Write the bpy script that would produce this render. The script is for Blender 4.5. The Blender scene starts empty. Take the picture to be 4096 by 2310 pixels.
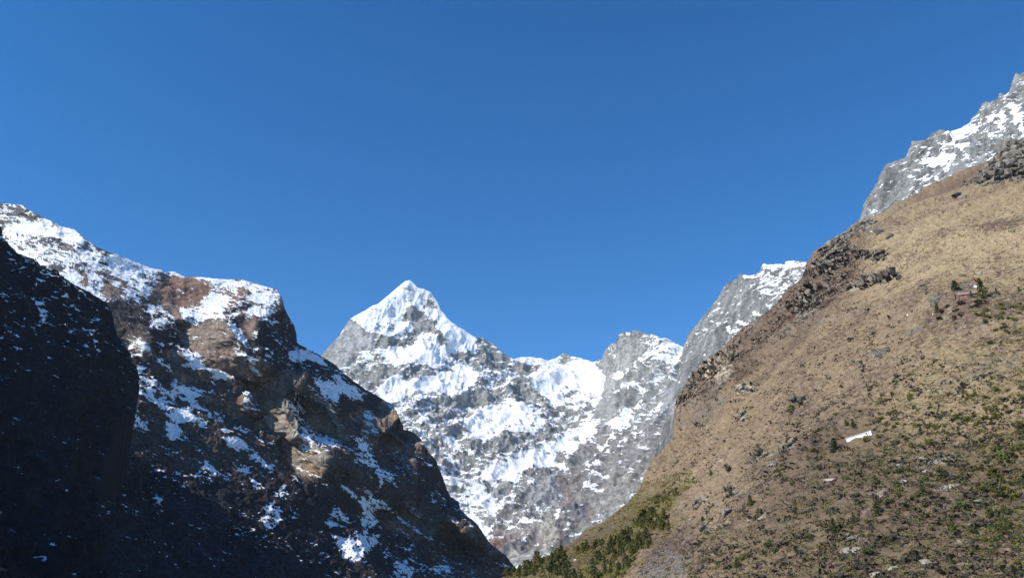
import bpy, math, random
import numpy as np
from mathutils import Vector

# ------------------------------------------------------------------ camera, sky, sun, exposure
SC = bpy.context.scene
COL = SC.collection
F, CX, CY = 3215.0, 2048.0, 1155.0            # focal length and centre in pixels of a 4096 wide frame
PITCH = math.radians(20.0)
CAM = np.array([0.0, 0.0, 1.7])
cam_d = bpy.data.cameras.new("camera"); cam = bpy.data.objects.new("camera", cam_d); COL.objects.link(cam)
cam_d.sensor_width = 36.0; cam_d.lens = 36.0 * F / 4096.0
cam_d.clip_start = 0.5; cam_d.clip_end = 100000.0
cam.location = CAM; cam.rotation_euler = (math.radians(90) + PITCH, 0, 0)
SC.camera = cam

SUN_AZ = math.radians(115.0)                  # to the left of the view direction (+Y), a little behind the camera
SUN_EL = math.radians(39.0)
SUN = Vector((-math.sin(SUN_AZ) * math.cos(SUN_EL), math.cos(SUN_AZ) * math.cos(SUN_EL), math.sin(SUN_EL)))
world = bpy.data.worlds.new("World"); SC.world = world; world.use_nodes = True
wn = world.node_tree
for n in list(wn.nodes): wn.nodes.remove(n)
sky = wn.nodes.new("ShaderNodeTexSky"); sky.sky_type = 'NISHITA'; sky.sun_disc = False
sky.sun_elevation = SUN_EL; sky.sun_rotation = -SUN_AZ
sky.altitude = 3300; sky.air_density = 1.0; sky.dust_density = 0.0; sky.ozone_density = 3.5
hsv = wn.nodes.new("ShaderNodeHueSaturation"); hsv.inputs["Saturation"].default_value = 1.31
bg = wn.nodes.new("ShaderNodeBackground"); bg.inputs["Strength"].default_value = 0.143
wo = wn.nodes.new("ShaderNodeOutputWorld")
wn.links.new(sky.outputs[0], hsv.inputs["Color"]); wn.links.new(hsv.outputs[0], bg.inputs[0]); wn.links.new(bg.outputs[0], wo.inputs[0])
sun_d = bpy.data.lights.new("sun", 'SUN'); sun_d.energy = 3.9; sun_d.angle = math.radians(0.5); sun_d.color = (1.0, 0.935, 0.82)
sun = bpy.data.objects.new("sun", sun_d); COL.objects.link(sun)
sun.rotation_euler = SUN.to_track_quat('Z', 'Y').to_euler(); sun.location = (0, 0, 50)
vs = SC.view_settings; vs.view_transform = 'Standard'; vs.look = 'None'; vs.gamma = 1.0; vs.use_curve_mapping = False
vs.exposure = 0.45

# ------------------------------------------------------------------ numeric helpers
RNG = np.random.RandomState(7); random.seed(7)
cP, sP = math.cos(PITCH), math.sin(PITCH)
def ray(x, y):
    r = (np.asarray(x, float) - CX) / F; u = (CY - np.asarray(y, float)) / F; f = np.ones_like(r + u)
    d = np.stack([r + 0 * f, f * cP - u * sP, f * sP + u * cP], -1)
    return d / np.linalg.norm(d, axis=-1, keepdims=True)
def project(p):
    q = p - CAM; f = q[..., 1] * cP + q[..., 2] * sP; u = -q[..., 1] * sP + q[..., 2] * cP
    return CX + F * q[..., 0] / f, CY - F * u / f

PERM = np.tile(RNG.permutation(256), 3).astype(np.int32)
GR = np.array([[1,1,0],[-1,1,0],[1,-1,0],[-1,-1,0],[1,0,1],[-1,0,1],[1,0,-1],[-1,0,-1],[0,1,1],[0,-1,1],[0,1,-1],[0,-1,-1],[1,1,0],[-1,1,0],[0,-1,1],[0,-1,-1]], np.float32)
def perlin(p):
    sh = p.shape[:-1]; p = p.reshape(-1, 3).astype(np.float32)
    fl = np.floor(p); i = fl.astype(np.int32) & 255; f = p - fl
    w = f * f * f * (f * (f * 6 - 15) + 10); out = 0
    for dx in (0, 1):
        wx = w[:, 0] if dx else 1 - w[:, 0]
        a = PERM[i[:, 0] + dx]
        for dy in (0, 1):
            wy = w[:, 1] if dy else 1 - w[:, 1]
            b = PERM[a + i[:, 1] + dy]
            for dz in (0, 1):
                wz = w[:, 2] if dz else 1 - w[:, 2]
                g = GR[PERM[b + i[:, 2] + dz] & 15]
                out = out + wx * wy * wz * (g[:, 0] * (f[:, 0] - dx) + g[:, 1] * (f[:, 1] - dy) + g[:, 2] * (f[:, 2] - dz))
    return out.reshape(sh)
def fbm(p, o=4, gain=0.5, lac=2.03):
    s, a, q = 0, 1.0, np.array(p, np.float32)
    for k in range(o):
        s = s + a * perlin(q + 17.3 * k); a *= gain; q = q * lac
    return s
def ridged(p, o=4, gain=0.5, lac=2.03):
    s, a, q, wgt = 0, 1.0, np.array(p, np.float32), 1.0
    for k in range(o):
        n = (1 - np.minimum(np.abs(perlin(q + 31.7 * k)) * 1.6, 1)) ** 2
        s = s + a * n * wgt; wgt = np.clip(n * 1.5, 0, 1); a *= gain; q = q * lac
    return s
def sstep(a, b, x):
    t = np.clip((x - a) / (b - a), 0, 1); return t * t * (3 - 2 * t)
def tps(ctrl):
    c = np.array(ctrl, float); P = c[:, :2] / 1000.0; v = np.log(c[:, 2]); n = len(P)
    def U(r2): return np.where(r2 > 1e-12, r2 * np.log(r2 + 1e-12), 0)
    d2 = ((P[:, None] - P[None]) ** 2).sum(-1)
    A = np.zeros((n + 3, n + 3)); A[:n, :n] = U(d2) + 0.02 * np.eye(n); A[:n, n] = 1; A[:n, n+1:] = P; A[n, :n] = 1; A[n+1:, :n] = P.T
    w = np.linalg.solve(A, np.concatenate([v, np.zeros(3)]))
    def f(x, y):
        s = w[n] + w[n+1] * x / 1000 + w[n+2] * y / 1000
        for k in range(n): s = s + w[k] * U((x / 1000 - P[k, 0]) ** 2 + (y / 1000 - P[k, 1]) ** 2)
        return np.exp(s)
    return f
def box1(a, r, ax):
    if r < 1: return a
    a = np.moveaxis(a, ax, 0); pad = np.concatenate([np.repeat(a[:1], r + 1, 0), a, np.repeat(a[-1:], r, 0)], 0)
    c = np.cumsum(pad, 0); return np.moveaxis((c[2*r+1:] - c[:-2*r-1]) / (2*r+1), 0, ax)
def blur(a, r):
    for _ in range(3): a = box1(box1(a, r, 0), r, 1)
    return a
# views of the photograph the outlines were read in: offset and scale
V = dict(T=(0,0,1), Z1=(0,750,1.9377), Z2=(0,1400,1.5964), Z3=(1000,1400,1.5967), Z4=(1250,1080,2.3435), Z5=(2000,1250,2.2353), Z6=(1800,1700,2.3822),
         Z7=(2600,1000,2.076), Z8=(3300,250,2.0754), Z9=(3300,900,2.642), H=(3650,1080,4.540), C=(2500,1500,1.794), D=(3200,1500,1.7935), E=(1950,1900,3.22),
         A1=(0,800,3.633), A2=(600,1050,3.633), A3=(450,1350,3.633), A4=(1000,1400,3.633), A5=(700,1700,3.633), A6=(1300,1750,2.595), A7=(1500,1400,3.633), A8=(2200,1500,3.228),
         K=(2600,1850,3.159), L=(3400,1850,3.158), W=(3250,1650,7.266))
def pt(v, p):
    ox, oy, s = V[v]; a = np.array(p, float); return a / s + (ox, oy)
class Canvas:
    """A coarse map over one mountain's face: how much snow lies where, which flank of a spur faces the sun, what colour the ground has."""
    def __init__(s, x0, x1, y0, y1, st=4.0):
        s.x0, s.y0, s.st = x0, y0, st
        s.X, s.Y = np.meshgrid(np.arange(x0, x1 + st, st), np.arange(y0, y1 + st, st)); s.f = {}
    def new(s, k, v): s.f[k] = np.zeros(s.X.shape) + np.array(v, float) if np.ndim(v) == 0 else np.zeros(s.X.shape + (len(v),)) + np.array(v, float)
    def mask(s, q, r=0.0):
        q = np.array(q, float)
        if r <= 0:
            m = np.zeros(s.X.shape, bool); j = len(q) - 1
            for i in range(len(q)):
                xi, yi = q[i]; xj, yj = q[j]
                if yi != yj: m ^= ((yi > s.Y) != (yj > s.Y)) & (s.X < (xj - xi) * (s.Y - yi) / (yj - yi) + xi)
                j = i
            return m.astype(float)
        d = np.full(s.X.shape, 1e9)
        for (ax, ay), (bx, by) in zip(q[:-1], q[1:]):
            t = np.clip(((s.X - ax) * (bx - ax) + (s.Y - ay) * (by - ay)) / ((bx - ax) ** 2 + (by - ay) ** 2 + 1e-9), 0, 1)
            d = np.minimum(d, np.hypot(s.X - ax - t * (bx - ax), s.Y - ay - t * (by - ay)))
        return np.clip(1.5 - d / r, 0, 1)
    def put(s, v, pts, r=0.0, soft=1, **vals):
        m = s.mask(pt(v, pts), r / V[v][2])
        if soft: m = blur(m, soft)
        for k, val in vals.items():
            val = np.array(val, float); mm = m if val.ndim == 0 else m[..., None]
            s.f[k] = s.f[k] * (1 - mm) + val * mm
    def get(s, k, x, y):
        a = s.f[k]; u = np.clip((x - s.x0) / s.st, 0, a.shape[1] - 1.001); w = np.clip((y - s.y0) / s.st, 0, a.shape[0] - 1.001)
        i, j = u.astype(int), w.astype(int); fu, fw = u - i, w - j
        if a.ndim == 3: fu, fw = fu[..., None], fw[..., None]
        return (a[j, i] * (1 - fu) + a[j, i+1] * fu) * (1 - fw) + (a[j+1, i] * (1 - fu) + a[j+1, i+1] * fu) * fw
    def spurs(s, amp, lam=.15, run=(.5, .86), reach=800.0):
        """Heights whose left flanks rise where 'lit' is high and whose right flanks drop where it is low, running on along the fall line."""
        g = blur(s.f['lit'], 1); g = g - g.mean(); ny, nx = g.shape
        G = np.fft.fft2(np.pad(g, ((0, ny), (0, nx)), mode='symmetric'))
        kx = 2 * np.pi * np.fft.fftfreq(2 * nx, s.st)[None]; ky = 2 * np.pi * np.fft.fftfreq(2 * ny, s.st)[:, None]
        den = kx ** 2 + lam * (kx * run[0] + ky * run[1]) ** 2 + (2 * np.pi / reach) ** 2
        s.f['spur'] = blur(np.real(np.fft.ifft2(-1j * kx * G / den))[:ny, :nx], 1) * amp

def grid_normals(P):
    du = np.empty_like(P); dv = np.empty_like(P)
    du[:, 1:-1] = P[:, 2:] - P[:, :-2]; du[:, 0] = P[:, 1] - P[:, 0]; du[:, -1] = P[:, -1] - P[:, -2]
    dv[1:-1] = P[2:] - P[:-2]; dv[0] = P[1] - P[0]; dv[-1] = P[-1] - P[-2]
    n = np.cross(du, dv); n /= np.linalg.norm(n, axis=-1, keepdims=True) + 1e-12
    return n if np.median((n * (CAM - P)).sum(-1)) > 0 else -n
def make_mesh(name, co, faces, mat, parent=None, smooth=True, fattr=None, cattr=None, sizes=None):
    me = bpy.data.meshes.new(name); co = np.asarray(co, np.float32); faces = np.asarray(faces, np.int32)
    k = faces.shape[1]; n = len(faces)
    me.vertices.add(len(co)); me.vertices.foreach_set("co", co.ravel())
    me.loops.add(n * k); me.loops.foreach_set("vertex_index", faces.ravel())
    me.polygons.add(n); me.polygons.foreach_set("loop_start", np.arange(0, n * k, k, dtype=np.int32)); me.polygons.foreach_set("loop_total", np.full(n, k, np.int32))
    if smooth: me.polygons.foreach_set("use_smooth", np.ones(n, bool))
    for an, av in (fattr or {}).items():
        a = me.attributes.new(an, 'FLOAT', 'POINT'); a.data.foreach_set("value", np.asarray(av, np.float32).ravel())
    for an, av in (cattr or {}).items():
        a = me.attributes.new(an, 'FLOAT_COLOR', 'POINT'); av = np.asarray(av, np.float32).reshape(-1, 3)
        a.data.foreach_set("color", np.concatenate([av, np.ones((len(av), 1), np.float32)], 1).ravel())
    me.update(); me.validate()
    if mat: me.materials.append(mat)
    o = bpy.data.objects.new(name, me); COL.objects.link(o)
    if parent: o.parent = parent
    return o
def grid_faces(nr, nc):
    i = np.arange(nr * nc).reshape(nr, nc)
    return np.stack([i[:-1, :-1], i[1:, :-1], i[1:, 1:], i[:-1, 1:]], -1).reshape(-1, 4)
def tag(o, label=None, cat=None, group=None, kind=None):
    if label: o['label'] = label
    if cat: o['category'] = cat
    if group: o['group'] = group
    if kind: o['kind'] = kind
    return o

# ------------------------------------------------------------------ materials
def nodes_of(name):
    m = bpy.data.materials.new(name); m.use_nodes = True; nt = m.node_tree
    b = nt.nodes["Principled BSDF"]; b.inputs["Roughness"].default_value = 0.9; b.inputs["Specular IOR Level"].default_value = 0.15
    return m, nt, b
def nd(nt, t, **kw):
    n = nt.nodes.new(t)
    for k, v in kw.items():
        if k in n.inputs: n.inputs[k].default_value = v
        else: setattr(n, k, v)
    return n
def mathn(nt, op, a, b=None, clamp=False):
    n = nt.nodes.new("ShaderNodeMath"); n.operation = op; n.use_clamp = clamp
    for i, v in enumerate((a, b)):
        if v is None: continue
        if isinstance(v, (int, float)): n.inputs[i].default_value = v
        else: nt.links.new(v, n.inputs[i])
    return n.outputs[0]
def maprange(nt, x, a, b, c, d):
    n = nt.nodes.new("ShaderNodeMapRange"); nt.links.new(x, n.inputs[0])
    for i, v in enumerate((a, b, c, d)): n.inputs[i + 1].default_value = v
    return n.outputs[0]
def noise(nt, scale, detail=4.0, rough=0.6, stretch=None, rot=None):
    tc = nt.nodes.new("ShaderNodeTexCoord"); src = tc.outputs["Object"]
    if stretch:
        mp = nt.nodes.new("ShaderNodeMapping"); mp.inputs["Scale"].default_value = stretch
        if rot: mp.inputs["Rotation"].default_value = rot
        nt.links.new(src, mp.inputs[0]); src = mp.outputs[0]
    n = nd(nt, "ShaderNodeTexNoise", Scale=scale, Detail=detail, Roughness=rough); nt.links.new(src, n.inputs["Vector"])
    return n.outputs["Fac"]
def mulcol(nt, col, fac):
    n = nt.nodes.new("ShaderNodeVectorMath"); n.operation = 'SCALE'; nt.links.new(col, n.inputs[0]); nt.links.new(fac, n.inputs["Scale"]); return n.outputs[0]
def mountain_mat(name, size, snow_col=(0.86, 0.88, 0.91), edge=0.09, grain=0.5, bump=0.6, strata=True):
    """Rock in the colours of the mesh's own ground map, broken up by noise, under snow where the mesh says snow lies."""
    m, nt, b = nodes_of(name); L = nt.links
    ac = nd(nt, "ShaderNodeAttribute", attribute_name="ground"); asn = nd(nt, "ShaderNodeAttribute", attribute_name="snow")
    n1 = noise(nt, 1.0 / size, 6, 0.65, (1, 1, 2.2) if strata else None); n2 = noise(nt, 5.0 / size, 5, 0.65, (1, 1, 2.6) if strata else None, (0.15, 0.2, 0)); n3 = noise(nt, 0.18 / size, 3)
    var = mathn(nt, 'MULTIPLY', mathn(nt, 'MULTIPLY', maprange(nt, n1, .3, .7, 1 - grain, 1 + grain), maprange(nt, n2, .3, .7, 1 - grain, 1 + grain)), maprange(nt, n3, .35, .65, .85, 1.15))
    rock = mulcol(nt, ac.outputs["Color"], var)
    sf = mathn(nt, 'ADD', asn.outputs["Fac"], mathn(nt, 'MULTIPLY', mathn(nt, 'SUBTRACT', n2, .5), 1.3))
    fac = maprange(nt, sf, -edge, edge, 0, 1)
    mx = nd(nt, "ShaderNodeMix", data_type='RGBA'); L.new(fac, mx.inputs["Factor"]); L.new(rock, mx.inputs[6]); mx.inputs[7].default_value = (*snow_col, 1)
    L.new(mx.outputs[2], b.inputs["Base Color"])
    bp = nd(nt, "ShaderNodeBump", Strength=bump, Distance=size * 0.25); L.new(mathn(nt, 'ADD', n1, mathn(nt, 'MULTIPLY', n2, .4)), bp.inputs["Height"]); L.new(bp.outputs[0], b.inputs["Normal"])
    b.inputs["Specular IOR Level"].default_value = 0.08
    return m

# ------------------------------------------------------------------ mountains
def face_grid(xs, ytop, ybot, nr, power=1.0):
    t = (np.arange(nr) / (nr - 1.0)) ** power
    X = np.repeat(xs[None], nr, 0); Y = ytop[None] + (ybot - ytop)[None] * t[:, None]
    ysm = box1(box1(box1(ytop, 28, 0), 28, 0), 28, 0); w = sstep(0, .3, t)[:, None]      # lower rows forget the steps of the crest
    Y = Y * (1 - w) + (ysm[None] + (ybot - ysm)[None] * t[:, None]) * w
    return X, np.maximum.accumulate(Y, 0)
def with_back(P, n=14, step=60.0, drop=0.9, size=80.0, along=0):
    """Rows behind the crest: the far flank falls away from the viewer, so the mountain has thickness."""
    crest = P[0]; away = crest - CAM; away[:, 2] = 0; away /= np.linalg.norm(away, axis=1, keepdims=True)
    rows = []
    for k in range(n, 0, -1):
        s = step * k ** 1.35
        q = crest + away * s; q[:, 2] -= drop * s
        q = q + (fbm(q / size, 3) * size * 0.18 * min(1, k / 3.0))[:, None] * np.array([0, 0, 1.0])
        rows.append(q)
    return np.concatenate([np.array(rows), P], 0)
def crest_distance(xs, Y):
    top = Y[0]; best = np.full(Y.shape, 1e9)
    for k in range(-14, 15):
        j = np.clip(np.arange(len(xs)) + k, 0, len(xs) - 1)
        best = np.minimum(best, np.hypot(xs[j] - xs, np.maximum(0, Y - top[j])))
    return best
def build_mountain(name, label, X, Y, depth, disp, snowf, ground, mat, back, crest_px=30.0):
    D = depth(X, Y); base = CAM + ray(X, Y) * D[..., None]
    N0 = grid_normals(base)
    d, dr = disp(X, Y, base, D)
    edge = crest_distance(X[0], Y) if crest_px > 1 else (X[:1] - X) * crest_px / 30.0
    damp = np.clip(edge / crest_px, 0, 1) * 0.75 + 0.25
    mid = base - ray(X, Y) * dr[..., None]
    P = mid + grid_normals(mid) * (d * damp)[..., None]
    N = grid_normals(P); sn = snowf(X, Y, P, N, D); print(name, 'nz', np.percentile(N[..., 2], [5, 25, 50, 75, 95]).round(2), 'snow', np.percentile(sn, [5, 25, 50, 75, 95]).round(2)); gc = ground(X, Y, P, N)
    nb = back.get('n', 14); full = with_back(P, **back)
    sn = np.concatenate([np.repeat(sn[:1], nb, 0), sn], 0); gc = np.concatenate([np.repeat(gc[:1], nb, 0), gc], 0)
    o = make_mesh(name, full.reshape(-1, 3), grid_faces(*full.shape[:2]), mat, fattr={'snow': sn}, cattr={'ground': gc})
    tag(o, label, kind='structure')
    return o, P, N
def sky_line(tab, xs, jag=0, seed=0.0, scale=40.0):
    t = np.array(tab, float); y = np.interp(xs, t[:, 0], t[:, 1])
    if jag: y = y + jag * fbm(np.stack([xs / scale, 0 * xs + seed, 0 * xs + 3.3], -1), 4, 0.6)
    return y
def facing_up(N, k): return k * np.clip(N[..., 2] - np.median(N[..., 2]), -.45, .35)
def dashes(P, L, tx=0.0, ty=0.0, thin=.34, o=4):
    """Thin broken streaks along the bedding."""
    Q = P.copy(); Q[..., 2] += tx * P[..., 0] + ty * P[..., 1]
    return fbm(Q / np.array([L, L, L * thin]), o, .62)
def blocks(P, L):
    """Broken rock: a stepped field with sharp joints."""
    a = perlin(P / L) * 3.2; b = perlin(P / (L * .45) + 9.0) * 2.6
    return (np.round(a) + .25 * a) * .30 + (np.round(b) + .25 * b) * .16
def xyz(x, y, z=0.0): return np.stack([x, y, 0 * x + z], -1)
def strata(P, period, dip, amp_noise, warp=0.35):
    """Ledges: a step profile along the tilted bedding."""
    h = (P @ np.array(dip)) / period + warp * fbm(P / (period * 4.0), 3) * 2
    f = h - np.floor(h); return (np.where(f < .75, f / .75, (1 - f) / .25) - .5) * amp_noise

# ---- the far snow massif
def snow_massif():
    st = 2.3; xs = np.arange(1230, 2800, st)
    tab = [(1230,1450),(1284,1415),(1314,1383),(1348,1349),(1378,1302),(1397,1276),(1421,1261),(1455,1246),(1485,1229),(1515,1217),(1540,1193),(1574,1167),(1600,1144),(1621,1127),(1638,1120),(1655,1133),(1670,1153),(1694,1159),(1724,1174),(1739,1193),(1754,1217),(1760,1236),(1777,1253),(1788,1272),(1809,1293),(1847,1315),(1882,1332),(1909,1349),(1928,1338),(1941,1353),(1975,1366),(1988,1379),(2010,1404),(2035,1421),(2056,1434),(2082,1427),(2125,1427),(2157,1431),(2188,1440),(2224,1431),(2242,1418),(2259,1415),(2286,1424),(2313,1431),(2353,1442),(2376,1450),(2394,1442),(2412,1436),(2416,1407),(2427,1395),(2443,1373),(2465,1369),(2474,1339),(2485,1326),(2528,1324),(2546,1318),(2577,1328),(2617,1337),(2644,1353),(2671,1355),(2702,1373),(2734,1389),(2800,1420)]
    yt = sky_line(tab, xs, 2.0, 1.0, 18.0); X, Y = face_grid(xs, yt, np.full(len(xs), 2420.0), 520)
    depth = tps([(1230,1450,6300),(1400,1276,6400),(1638,1120,6600),(1800,1290,6350),(1930,1340,6250),(2060,1430,6200),(2260,1415,6300),(2376,1450,6200),(2480,1330,5500),(2550,1318,5500),(2734,1389,5300),(2800,1420,5200),
                 (1350,1430,6150),(1500,1400,6050),(1700,1400,6000),(1900,1500,5800),(2200,1550,5750),(2400,1650,5100),(2600,1600,4850),(2750,1600,4600),(1500,1700,5200),(1750,1700,5250),(2000,1750,5050),(2250,1800,4900),(2500,1850,4350),(2700,1850,4100),
                 (1750,2000,4500),(2000,2000,4400),(2250,2000,4200),(2500,2050,3900),(1900,2200,4000),(2100,2200,3800),(2300,2200,3650),(2050,2300,3600),(2000,2420,3450),(2400,2420,3350),(1230,2420,3900),(1230,1900,4900),(2800,2420,3200)])
    c = Canvas(1200, 2840, 1080, 2440); c.new('snow', 0.02); c.new('lit', 0.0); c.new('ground', (0.245, 0.247, 0.232)); c.new('flute', 0.0); c.new('ledge', 1.0)
    p = c.put
    p('T', [(1300,1100),(2420,1380),(2420,1560),(2000,1520),(1300,1560)], soft=8, snow=.45)
    p('Z4', [(345,455),(600,310),(910,90),(1120,220),(1240,400),(1550,620),(1550,760),(1250,740),(1150,560),(900,540),(700,620),(480,560)], snow=1.0, flute=1.0)
    p('Z4', [(550,480),(760,480),(770,560),(640,570),(560,520)], snow=.15, ground=(.33,.36,.42), lit=-.6)
    p('Z4', [(345,470),(300,530),(230,635),(150,715),(60,790),(130,850),(235,880),(300,850),(350,790),(400,740),(480,700),(570,690),(580,600),(480,560),(440,510)], snow=-1, ground=(.30,.30,.30), ledge=.15)
    p('Z4', [(580,600),(700,620),(830,635),(900,590),(990,600),(1000,640),(940,690),(850,710),(740,715),(600,705)], snow=-.55, lit=-1.2)
    p('Z4', [(880,350),(940,320),(1030,360),(1100,430),(1150,440),(1200,480),(1150,530),(1190,590),(1260,700),(1240,750),(1200,680),(1150,630),(1080,570),(1010,555),(950,540),(930,480),(840,470),(850,430)], snow=-.75, ground=(.30,.295,.28), lit=.6)
    p('Z4', [(950,395),(1100,430)], 12, snow=.5)
    p('Z4', [(1000,320),(1060,290),(1120,240),(1190,360),(1110,370)], snow=.1, lit=-.4)
    p('Z4', [(1110,380),(1220,390),(1240,440),(1210,480),(1130,450)], snow=.7, lit=-.6)
    p('Z4', [(1270,740),(1400,750),(1490,740),(1490,800),(1400,820),(1320,800)], snow=-.35, lit=-.6)
    p('Z4', [(1540,640),(1600,620),(1700,670),(1760,760),(1880,830),(1860,900),(1800,940),(1660,900),(1530,900),(1520,800),(1550,700)], snow=-.12)
    p('Z4', [(600,720),(900,700),(1000,650),(1200,700),(1240,760),(1240,870),(1180,930),(1000,880),(700,860),(560,740)], snow=.9, flute=.8)
    p('Z4', [(480,790),(600,770),(720,790),(730,830),(640,850),(500,850),(440,900),(350,920),(290,900),(390,860)], snow=-.2)
    p('Z4', [(290,920),(460,900),(530,920),(660,880),(830,910),(1000,900),(1190,940),(1130,990),(1000,1040),(850,1060),(710,1040),(680,1100),(600,1130),(530,1110),(450,1060),(350,990)], snow=-.42, lit=-.25)
    p('Z4', [(760,950),(900,930),(980,960),(880,990)], snow=.15)
    p('Z4', [(1240,880),(1360,880),(1360,920),(1270,935)], snow=-.9)
    p('Z4', [(700,1050),(1000,1060),(1200,950),(1250,940),(1420,850),(1520,900),(1540,1000),(1450,1120),(1440,1190),(1200,1150),(1000,1190),(850,1190),(740,1260),(610,1150)], snow=1.0, flute=.9)
    p('Z4', [(1330,1070),(1400,1090),(1450,1150),(1440,1210),(1350,1140)], snow=-.1, ground=(.36,.38,.42), lit=-.7)
    p('Z4', [(770,1280),(850,1200),(900,1190),(1000,1200),(1130,1160),(1200,1160),(1320,1190),(1400,1190),(1500,1290),(1490,1340),(1400,1370),(1290,1350),(1270,1440),(1150,1453),(1000,1453),(850,1400),(800,1340)], snow=-.05, lit=-.5)
    p('A7', [(830,730),(930,760),(960,860),(1050,880),(1030,960),(860,1010),(820,930),(860,860)], snow=-.45, lit=-1.6)
    p('A7', [(1130,700),(1240,690),(1230,850),(1180,920),(1130,820)], snow=-.3, lit=-1.5)
    p('A7', [(1340,740),(1440,830),(1400,920),(1330,860)], snow=-.6, lit=-1.2)
    p('A7', [(400,950),(560,930),(600,1080),(520,1130),(420,1080)], snow=.05, lit=-1.3)
    p('A7', [(1020,1080),(1270,1060),(1290,1180),(1270,1270),(1180,1270),(1080,1180)], snow=-.5)
    p('A7', [(1000,1200),(1080,1180),(1220,1280),(1200,1320),(1060,1290)], snow=-.2, lit=-1.2)
    p('A7', [(1310,1190),(1600,1130),(1760,1160),(1700,1270),(1500,1270),(1330,1240)], snow=.7)
    p('A7', [(1710,1270),(1760,1180),(2100,1190),(2180,1250),(2180,1453),(1760,1453),(1620,1330)], snow=-.4, lit=-.4)
    p('A7', [(1060,1310),(1250,1290),(1230,1400),(1130,1453),(1080,1390)], snow=.6)
    p('A7', [(1430,500),(1520,450),(1680,440),(1780,520),(1580,600),(1430,560)], snow=-.05)
    p('A7', [(1420,720),(1480,660),(1600,600),(1700,610),(1780,580),(1840,650),(1840,750),(1640,770),(1420,740)], snow=-.6)
    p('A7', [(1460,100),(1640,50),(1900,60),(1980,150),(1900,270),(1680,240),(1480,230)], snow=-.2)
    p('A7', [(1600,320),(1760,340),(1720,380),(1600,370)], snow=-.5); p('A7', [(1750,420),(1870,380),(1950,440),(1930,500),(1800,470)], snow=-.5, lit=-.5)
    p('A7', [(1880,20),(2000,180),(1960,330),(1900,300)], snow=-.3, lit=-.8)
    p('A7', [(1430,760),(1700,790),(2000,760),(2180,800),(2180,1140),(1700,1150),(1500,1120),(1200,1000),(1430,930)], snow=.62)
    p('Z5', [(150,440),(250,440),(390,470),(300,540),(200,555),(140,520),(100,470)], snow=-.6)
    p('Z5', [(160,395),(400,410),(390,440),(200,430)], snow=1.0)
    p('Z5', [(400,440),(520,390),(580,450),(830,450),(900,560),(900,700),(850,780),(640,760),(440,780),(330,690),(240,620),(180,575),(320,540)], snow=1.0, flute=.5)
    p('Z5', [(530,430),(580,385),(660,420),(640,450),(540,455)], snow=-.6)
    p('Z5', [(90,600),(200,600),(250,680),(440,700),(430,760),(330,770),(250,800),(120,820),(90,760),(150,700)], snow=-.5)
    p('Z5', [(500,660),(800,640),(900,690),(820,770),(640,750)], snow=.25)
    p('Z5', [(0,830),(200,830),(340,900),(380,1010),(330,1060),(0,1080)], snow=.75)
    p('Z5', [(930,350),(1000,370),(1050,210),(1180,215),(1290,260),(1300,330),(1230,370),(1180,400),(1160,490),(1080,520),(1000,510),(980,560),(1020,600),(1000,700),(1030,800),(1060,900),(1000,980),(910,1000),(880,1060),(820,1040),(810,960),(840,850),(890,750),(920,560),(930,430),(850,450),(920,420)], snow=-1, ground=(.29,.29,.275), lit=.9, ledge=.25)
    p('Z5', [(1090,170),(1180,170),(1190,200),(1080,215)], snow=.8); p('Z5', [(985,270),(1030,275),(1010,300)], 0, snow=.5); p('Z5', [(965,365),(1030,380),(1000,410)], snow=.6)
    p('Z5', [(980,510),(1080,525),(1140,490),(1140,540),(1060,585),(1020,570)], snow=.9)
    p('Z5', [(1150,520),(1250,480),(1350,540),(1300,580),(1200,620),(1060,640),(1000,700),(990,610)], snow=-.6, lit=-.5)
    p('Z5', [(1000,640),(1100,650),(1180,640),(1260,650),(1220,690),(1120,690),(1000,690)], snow=.6)
    p('Z5', [(1000,690),(1120,690),(1260,690),(1260,720),(1180,790),(1080,830),(1040,800)], snow=-.85, lit=-.9)
    p('Z5', [(1300,330),(1450,240),(1640,310),(1600,400),(1500,450),(1300,420),(1220,400)], snow=.55)
    p('Z5', [(1300,240),(1450,230),(1440,330),(1330,320)], snow=.1)
    p('Z5', [(1300,680),(1400,560),(1550,560),(1640,500),(1640,620),(1560,750),(1400,960),(1280,990),(1070,990),(1150,850),(1260,720)], snow=-.12, lit=-.4)
    p('A8', [(900,600),(1100,480),(1280,470),(1250,600),(1150,780),(1000,740),(920,680)], snow=.12)
    p('A8', [(1300,360),(1400,320),(1450,350),(1440,400),(1360,400)], snow=.9)
    p('A8', [(1280,130),(1370,190),(1350,330),(1300,300),(1260,220)], snow=-.4, lit=-1.0)
    p('A8', [(1560,340),(1540,470),(1460,600),(1430,700),(1320,760),(1290,720),(1450,560)], snow=-1, lit=-1.4)
    p('A8', [(1480,120),(1640,150),(1700,100),(1650,280),(1570,340),(1450,460),(1300,720),(1290,1000),(1150,940),(1150,800),(1200,640),(1350,440),(1460,300)], snow=-.9, ledge=.3, ground=(.24,.245,.26))
    p('A8', [(1600,300),(1640,450),(1560,840),(1480,930),(1300,930),(1320,780),(1500,600)], snow=-.9, ledge=.4, ground=(.22,.235,.26))
    p('Z5', [(0,1120),(380,1060),(560,1080),(600,1060),(520,1130),(350,1170),(220,1200),(30,1230),(0,1250)], snow=-.5, lit=-1.0)
    p('Z5', [(320,900),(480,850),(600,800),(780,770),(830,850),(800,920),(700,980),(620,1060),(560,1080),(400,1090),(350,960)], snow=-.12, lit=-.3)
    # the lower right: bare rock ribs between couloirs
    p('Z6', [(1300,0),(2100,0),(2100,300),(1300,1000),(900,1250),(300,1300),(300,950),(480,720),(620,560),(700,420),(900,280),(1080,130)], soft=3, snow=-.5, ground=(.205,.20,.19))
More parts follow.
